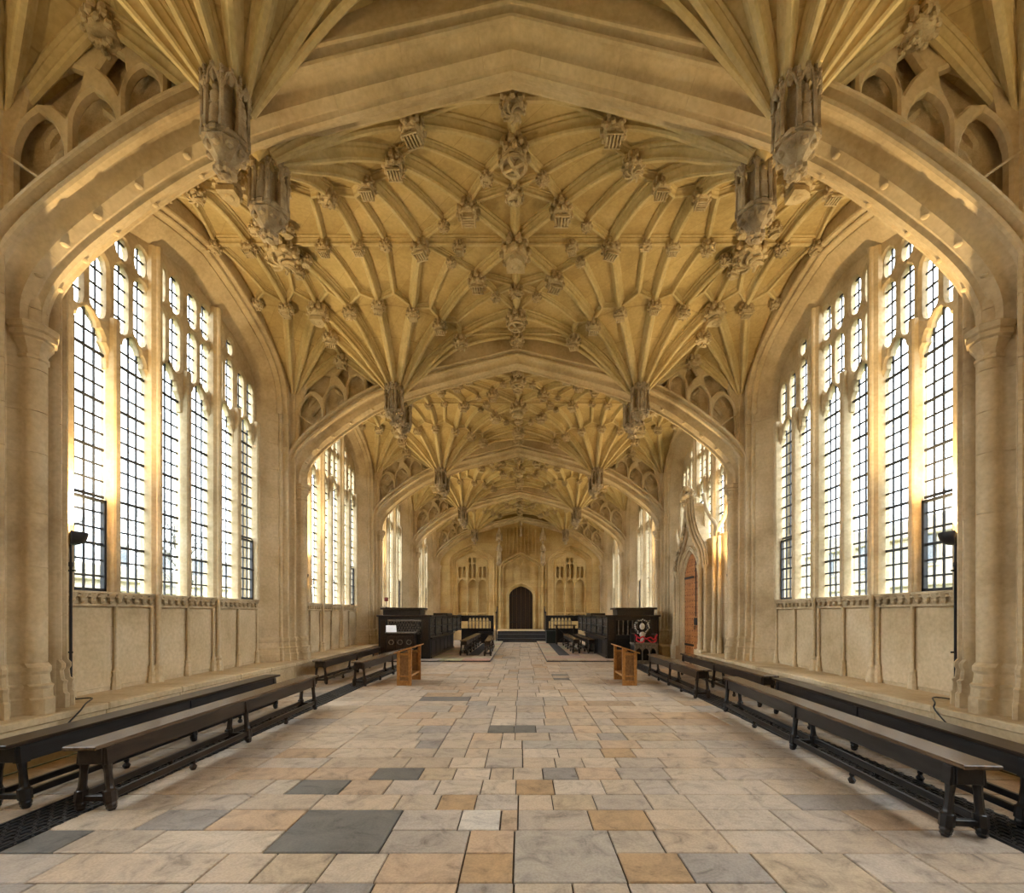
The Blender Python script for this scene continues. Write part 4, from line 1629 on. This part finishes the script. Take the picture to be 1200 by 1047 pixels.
def stall(sd):
    r = empty('choir_stall', (sd * 2.7, 14.3, .06))

    def B(nm, x0, x1, y0, y1, z0, z1, m='oak_black', c=.008, parent=None):
        return gob(nm, G().box(min(sd * x0, sd * x1), max(sd * x0, sd * x1), y0, y1, z0, z1, c), m, parent or r)
    # end screen facing down the hall (x measured outwards from 2.7)
    B('end_post', 0, .28, 0, .08, 0, 1.28)
    B('end_post', 1.30, 1.58, 0, .08, 0, 1.28)
    B('raised_panel', .06, .22, -.012, .0, .55, 1.18, 'oak_dark')
    B('raised_panel', 1.36, 1.52, -.012, .0, .25, 1.18, 'oak_dark')
    B('top_rail', .28, 1.30, 0, .08, 1.17, 1.28)
    B('middle_rail', .28, 1.30, 0, .08, .62, .72)
    B('lower_panel', .28, 1.30, .02, .06, 0, .62)
    B('cornice', -.05, 1.63, -.04, .12, 1.28, 1.33, 'oak_dark')
    B('dark_backing', .28, 1.30, .1, .12, .6, 1.2)  # added dark boards stand in for the shaded stall interior
    B('dark_backing', .165, .18, .2, 7.9, .6, 1.25)
    if sd < 0:
        g = G()
        rc = random.Random(4)
        for i in range(12):
            for j in range(5):
                x = .33 + i * .083 + (.04 if j % 2 else 0)
                z = .77 + j * .085
                n = 8
                R_ = rc.uniform(.028, .042)
                g.tube([(sd * x + R_ * math.cos(a), .03, z + R_ * math.sin(a)) for a in [2 * PI * q / n for q in range(n)]], .01, 4, True)
                g.blob((sd * (x + .02), .02, z + .02), (.02, .015, .02), 5, 3)
        gob('carved_openwork', g, 'oak_grey', r)
        gob('carved_crest', G().box(-1.3, -.28, -.01, .02, 1.13, 1.19, .01), 'oak_grey', r)
    else:
        for i in range(7):
            g = G().lathe([(a * 1.2, z * 1.37) for a, z in bal_prof], 8, (sd * (.36 + i * .143), .04, .72))
            gob('baluster', g, 'oak_grey', r, smooth=40)
    # raised desk behind the end screen
    for nm, a in (('raised_desk', (.35, 1.5, .2, .9, 1.28, 1.50)), ('raised_desk_cornice', (.28, 1.57, .12, .98, 1.50, 1.56))):
        B(nm, *a, 'oak_dark' if 'corn' in nm else 'oak_black')
    B('raised_desk_cornice', .0, .55, 3.4, 4.6, 1.3, 1.40, 'oak_dark')
    # long desk front towards the aisle
    B('desk_front', 0, .04, .08, 4.9, 0, .6)
    for i in range(6):
        y0 = .14 + i * .8
        p = B('desk_panel', -.012, 0, y0, y0 + .68, .08, .52, 'oak_black')
    B('desk_plinth', -.03, .05, .08, 4.9, 0, .06, 'oak_dark')
    B('desk_top', -.06, .42, .02, 4.95, .6, .635, 'oak_dark')
    B('desk_end', .04, .42, .1, .14, 0, .6)
    # upper open screen
    sx0 = .1
    B('screen_rail', sx0, sx0 + .06, .08, 8.0, 1.2, 1.28)
    B('screen_rail', sx0, sx0 + .06, .08, 8.0, .635, .7)
    B('screen_cornice', sx0 - .03, sx0 + .1, .08, 8.05, 1.28, 1.32, 'oak_dark')
    n = 6
    for i in range(n + 1):
        y = .1 + i * 7.8 / n
        B('screen_post', sx0 - .02, sx0 + .08, y, y + .12, .6, 1.28)
    for i in range(n):
        ya_, yb_ = .22 + i * 7.8 / n, .1 + (i + 1) * 7.8 / n
        B('screen_rail', sx0 + .01, sx0 + .05, ya_, yb_, .94, .98)
        for j in range(5):
            y = ya_ + (yb_ - ya_) * (j + .5) / 5
            for z0, k in ((.7, .74), (.98, .68)):
                gob('baluster', G().lathe([(a * 1.1, z * k) for a, z in bal_prof], 6, (sd * (sx0 + .03), y, z0)), 'oak_grey', r, smooth=40)
    # far balustrade facing down the hall
    xb0, xb1 = -1.45, .1
    yb = 8.1
    B('balustrade_rail', xb0, xb1, yb, yb + .08, 1.2, 1.3)
    B('balustrade_rail', xb0, xb1, yb, yb + .08, .58, .68)
    B('balustrade_panel', xb0, xb1, yb + .02, yb + .06, 0, .58)
    B('balustrade_post', xb0, xb0 + .14, yb - .02, yb + .1, 0, 1.3)
    nb = 7
    for j in range(nb):
        x = sd * (xb0 + .22 + j * .165)
        gob('baluster', G().lathe([(a * 1.5, z * 1.15) for a, z in bal_prof], 8, (x, yb + .04, .68)), 'oak_grey', r, smooth=40)
    # little arches between the baluster heads
    hs = [pointed(.055, 1.04, 1.1, 1.18, 5, xb0 + .22 + (j + .5) * .165) for j in range(nb - 1)]
    V, F = plate('p', [(xb0 + .14, 1.02), (xb1, 1.02), (xb1, 1.21), (xb0 + .14, 1.21)], hs, .03, 0)
    gob('arcaded_head', G().add([(sd * x, yb + .04 + z, y) for x, y, z in V], F), 'oak_black', r)
    return r


tag(stall(-1), 'long black oak choir stall with lacy carved end screen behind the chest', 'choir stall', 'choir stalls facing each other')
tag(stall(1), 'long black oak choir stall with turned baluster end screen behind the armchair', 'choir stall', 'choir stalls facing each other')

# chest with notice
ch = tag(empty('oak_chest', (-3.53, 13.98, .06)), 'carved dark oak chest with moulded lid in front of the lacy stall screen', 'chest')
gob('chest_body', G().box(-.42, .42, 0, .3, .22, .78, .01), 'oak_dark', ch)
gob('lid', G().box(-.45, .45, -.03, .32, .78, .82, .008), 'oak_grey', ch)
for i in range(3):
    p = gob('front_panel', G().box(-.38 + i * .265, -.15 + i * .265, -.015, .0, .32, .70, .01), 'oak_dark', ch)
    gob('carved_roundel', G().tube([(-.265 + i * .265 + .07 * math.cos(a), -.02, .52 + .07 * math.sin(a)) for a in [2 * PI * q / 10 for q in range(10)]], .014, 5, True), 'oak_grey', p)
for x in (-.4, .34):
    for y in (.0, .24):
        gob('leg', G().box(x, x + .06, y, y + .06, 0, .22), 'oak_dark', ch)
nt_ = tag(empty('notice_board', (-3.8, 13.98, .882)), 'small white notice sheet propped on the carved chest', 'notice')
g = G()
g.add([(-.16, .0, 0), (.16, .0, 0), (.10, .16, .2), (-.2, .16, .2), (-.16, .012, 0), (.16, .012, 0), (.10, .172, .2), (-.2, .172, .2)], [(0, 1, 2, 3), (4, 7, 6, 5), (0, 4, 5, 1), (1, 5, 6, 2), (2, 6, 7, 3), (3, 7, 4, 0)])
gob('sheet', g, 'paper', nt_)
gob('easel', G().box(-.1, .05, .17, .185, 0, .19), 'oak_dark', nt_)

# ornate armchair
ac = tag(empty('armchair', (3.62, 13.3, 0)), 'ornate dark oak armchair with arcaded base, round wreath-like crest and red cord', 'chair')
hs = [pointed(.085, .1, .34, .45, 6, x) for x in (-.2, 0, .2)]
V, F = plate('p', [(-.33, 0), (.33, 0), (.33, .54), (-.33, .54)], hs, .05, .006)
gob('arcaded_base', G().add([(x, 0 - z, y) for x, y, z in V], F), 'oak_grey', ac)
gob('seat', G().box(-.35, .35, -.04, .5, .54, .59, .01), 'oak_grey', ac)
gob('back_panel', G().box(-.33, .33, .46, .5, .0, 1.0, .01), 'oak_black', ac)
for sx in (-1, 1):
    gob('side_panel', G().box(sx * .31 - .02, sx * .31 + .02, .02, .46, 0, .54), 'oak_black', ac)
    gob('arm', G().box(sx * .31 - .03, sx * .31 + .03, -.02, .46, .82, .86, .01), 'oak_dark', ac)
    gob('arm_support', G().lathe([(.03, 0), (.02, .05), (.032, .12), (.02, .2), (.03, .23)], 8, (sx * .31, .02, .59)), 'oak_dark', ac, smooth=40)
gob('crest_ring', G().tube([(.2 * math.cos(a), .44, 1.05 + .2 * math.sin(a)) for a in [2 * PI * q / 20 for q in range(20)]], .045, 6, True), 'green', ac, smooth=60)
rc = random.Random(8)
g = G()
for q in range(26):
    a = 2 * PI * q / 26
    g.blob((.2 * math.cos(a) + rc.uniform(-.02, .02), .40, 1.05 + .2 * math.sin(a) + rc.uniform(-.02, .02)), (.028, .015, .02), 5, 3)
gob('crest_leaves', g, 'white', ac)
g = G()
g.blob((0, .4, 1.06), (.08, .03, .10), 8, 5)
g.blob((0, .38, .82), (.09, .03, .09), 8, 5)
g.box(-.06, .06, .36, .42, .6, .76, .02)
gob('pale_carving', g, 'white', ac)
cord = catmull([(-.31, -.03, .84), (-.2, -.08, .74), (-.1, -.04, .78), (0, -.02, .72), (.12, -.05, .76), (.22, -.06, .70), (.31, -.03, .84)], 5)
gob('cord', G().tube(cord, .022, 6), 'red', ac, smooth=60)
gob('cord', G().tube(catmull([(-.25, -.05, .8), (-.28, -.06, .68), (-.12, -.06, .62), (-.05, -.04, .7)], 5), .02, 6), 'red', ac, smooth=60)
gob('cord', G().tube(catmull([(.25, -.05, .8), (.28, -.06, .68), (.16, -.06, .62), (.05, -.04, .7)], 5), .02, 6), 'red', ac, smooth=60)

# small table and trunk at the far right
tb = tag(empty('side_table', (2.05, 20.8, .06)), 'small dark table with crossed side braces in front of the far balustrade', 'table')
gob('table_top', G().box(-.48, .48, -.03, .55, .84, .88, .008), 'oak_worn', tb)
for x in (-.42, .36):
    for y in (.02, .44):
        gob('leg', G().box(x, x + .06, y, y + .06, 0, .84), 'oak_dark', tb)
for a, b in (((-.36, .05, .1), (.36, .05, .75)), ((.36, .05, .1), (-.36, .05, .75))):
    gob('brace', G().tube([a, b], .015, 5), 'oak_dark', tb)
tk = tag(empty('trunk', (1.48, 21.75, .06)), 'black trunk standing at the end of the runner mat beside the steps', 'trunk')
gob('trunk_body', G().box(-.24, .24, 0, .4, 0, .5, .012), 'green', tk)
gob('lid', G().box(-.25, .25, -.01, .41, .5, .6, .02), 'green', tk)
gob('clasp', G().box(-.03, .03, -.03, -.01, .44, .56, .006), 'iron', tk)
fb = tag(empty('low_cupboard', (-1.6, 21.95, .06)), 'low black cupboard below the far balustrade beside the aisle bench', 'cupboard')
gob('cupboard_body', G().box(-.35, .35, 0, .36, 0, .52, .01), 'oak_black', fb)
for x in (-.33, .01):
    d = gob('door', G().box(x, x + .32, -.02, 0, .05, .48, .006), 'oak_black', fb)
    gob('knob', G().blob((x + .16, -.03, .27), .016, 6, 4), 'iron', d)

# handrails by the steps
for sx in (-1, 1):
    hr = tag(empty('handrail', (EC + sx * 1.24, 23.5, 0)), 'black handrail post on the %s side of the steps' % ('chest' if sx < 0 else 'armchair'), 'handrail', 'handrails of the steps')
    gob('post', G().lathe([(.04, .0), (.04, .06), (.022, .09), (.022, 1.45), (.04, 1.47), (.035, 1.53), (.0, 1.55)], 8), 'iron', hr, smooth=40)
    gob('post', G().lathe([(.022, .56), (.022, 1.8), (.03, 1.83)], 8, (0, 1.2, 0)), 'iron', hr, smooth=40)
    gob('rail', G().tube([(0, 0, 1.42), (0, 1.2, 1.78)], .02, 6), 'iron', hr)

# ------------------------------------------------------------------ uplighters
bowl = [(.0, -.10), (.03, -.10), (.07, -.092), (.11, -.068), (.135, -.03), (.15, .02), (.15, .045), (.142, .045), (.125, -.01), (.095, -.05), (.05, -.075), (.0, -.08)]
bowl_me = {}
for sd in (-1, 1):
    g = G()
    a0 = math.radians(44) if sd > 0 else math.radians(-44)
    g.lathe(bowl, 12, (0, 0, 2.3), a0, a0 + PI, cap=False)
    g.box(-.15, .15, -.006, .006, 2.20, 2.345)
    k = len(g.v) - 8
    c_, s__ = math.cos(a0), math.sin(a0)
    g.v[k:] = [(x * c_ - y * s__, x * s__ + y * c_, z) for x, y, z in g.v[k:]]
    bowl_me[sd] = g.mesh('bowl', 'iron', 40)
pole_me = G().lathe([(.014, .47), (.014, 1.95), (.02, 1.96), (.02, 2.0), (.012, 2.01), (.012, 2.21)], 8).mesh('pole', 'iron', 40)
knob_me = G().box(-.05, .05, -.008, .008, 1.9, 1.92).box(-.05, .02, -.008, .008, .98, 1.0).mesh('clamp', 'iron')
foot_me = G().lathe([(.045, .455), (.045, .475), (.03, .49), (.016, .53)], 12).mesh('base', 'iron', 40)
bulb_me = G().blob((0, 0, 2.29), (.022, .022, .04), 8, 5).mesh('bulb', 'bulb', 60)
place = ['by the wall behind the first arch', 'beside the first tall window', 'before the second bay', 'at the pier beside the stalls', 'at the last pier behind the stalls']
for sd in (-1, 1):
    for k, py in enumerate([YBACK] + YA):
        off = .73
        up = empty('uplighter', (sd * 4.985, py + off, 0))
        tag(up, 'slim black half-bowl uplighter %s, %s' % (place[k], 'chest side' if sd < 0 else 'armchair side'), 'lamp', 'uplighters on the stone ledge')
        for nm, me in (('bowl', bowl_me[sd]), ('pole', pole_me), ('clamp', knob_me), ('base', foot_me), ('bulb', bulb_me)):
            ob(nm, me, up, (-sd * .035, .035, 0) if nm == 'bulb' else (0, 0, 0))
        l = bpy.data.lights.new('uplighter_light', 'SPOT')
        l.energy = LAMP_POWER * 10
        l.color = (1.0, .72, .36)
        l.spot_size = math.radians(120)
        l.spot_blend = 1.0
        l.shadow_soft_size = .04
        lo = bpy.data.objects.new('uplighter_light', l)
        COL.objects.link(lo)
        lo.parent = up
        lo.location = (-sd * .05, .05, 2.37)
        lo.rotation_euler = (PI, 0, 0)
for sd, pts in ((-1, [(-4.9, 5.22, .47), (-4.62, 5.14, .50), (-4.42, 4.85, .49), (-4.38, 4.7, .40), (-4.39, 4.4, .2), (-4.40, 3.95, .14)]),
                (1, [(4.9, 5.22, .47), (4.6, 5.12, .51), (4.42, 4.9, .49), (4.38, 4.85, .42), (4.38, 4.6, .25), (4.40, 4.2, .12)])):
    c = tag(empty('power_cable', pts[0]), 'thin black lamp cable looping over the ledge, %s side' % ('chest' if sd < 0 else 'armchair'), 'cable', 'lamp cables')
    gob('cord', G().tube(catmull([tuple(a - b for a, b in zip(p, pts[0])) for p in pts], 5), .008, 5), 'iron', c)
    gob('plug', G().box(-.04, .02, -.05, .05, -.03, .03, .008), 'socket', c, tuple(a - b for a, b in zip(pts[-1], pts[0])))
rl_ = tag(empty('red_lantern', (-4.14, 14.65, 1.62)), 'tiny dark red lantern on a short post above the chest side stall', 'lantern')
gob('post', G().lathe([(.03, 0), (.012, .02), (.012, .2)], 6), 'iron', rl_)
gob('lantern', G().box(-.05, .05, -.05, .05, .2, .32, .012), plain_mat('dark_red_glass', (.12, .01, .012), .4), rl_)

# ------------------------------------------------------------------ outside
struct(gob('ground', G().box(-70, 70, -40, 80, -1.2, -1.0), 'grass'))


def tree(x, y, h, seed):
    rt = random.Random(seed)
    g, tr = G(), G()

    def grow(p, d, l, r, dep, gg):
        q = p + d * l
        gg.tube([p, (p + q) / 2 + Vector((rt.uniform(-1, 1), rt.uniform(-1, 1), 0)) * l * .05, q], r, 5 if dep > 1 else 4)
        if dep == 0:
            return
        for _ in range(3 if dep > 1 else 4):
            nd = (d + Vector((rt.uniform(-1, 1), rt.uniform(-1, 1), rt.uniform(-.3, .6))) * .75).normalized()
            grow(q - d * l * rt.uniform(0, .35), nd, l * rt.uniform(.6, .8), r * .6, dep - 1, g)
    grow(Vector((0, 0, 0)), Vector((0, 0, 1)), h * .3, .11, 5, tr)
    root = empty('bare_tree', (x, y, -1.0))
    gob('trunk', tr, 'bark', root)
    o = gob('branches', g, 'bark', root)
    o['kind'] = 'stuff'
    return root


for i, (x, y, h) in enumerate(((-15, 12.0, 9), (-16, 22, 10), (-15, 34, 9), (-17, 48, 10))):
    tag(tree(x, y, h, 20 + i), 'leafless tree outside ' + ('the first tall window', 'the second tall window', 'the third tall window', 'the last window')[i] + ', chest side', 'tree', 'trees outside')


def facade(name, x, sd, y0, y1, h, label):
    r = empty(name, (x, (y0 + y1) / 2, -1.0))
    tag(r, label, 'building')
    L_ = y1 - y0
    gob('wall', G().box(0 if sd > 0 else -4, 4 if sd > 0 else 0, -L_ / 2, L_ / 2, 0, h), 'build', r)
    gob('parapet', G().box(-.25, .25, -L_ / 2, L_ / 2, h - .5, h + .3, .05), 'build', r)
    gob('string_course', G().box(-.15, .15, -L_ / 2, L_ / 2, 3.6, 3.8, .04), 'build', r)
    n = int(L_ / 3)
    for i in range(n):
        for z in (1.4, 4.4):
            y = -L_ / 2 + (i + .5) * L_ / n
            wdw = gob('window', G().box(-.06, .06, y - .65, y + .65, z, z + 1.7, .02), 'build', r)
            for q in (-.3, .3):
                gob('pane', G().box(-.09, .09, y + q - .25, y + q + .25, z + .12, z + 1.58), 'pane_dark', wdw)


facade('stone_building', 17, 1, -4, 40, 6.2, 'pale stone building outside the windows on the studded door side')
facade('garden_wall', -21, -1, -4, 44, 4.6, 'low pale stone building beyond the bare trees')
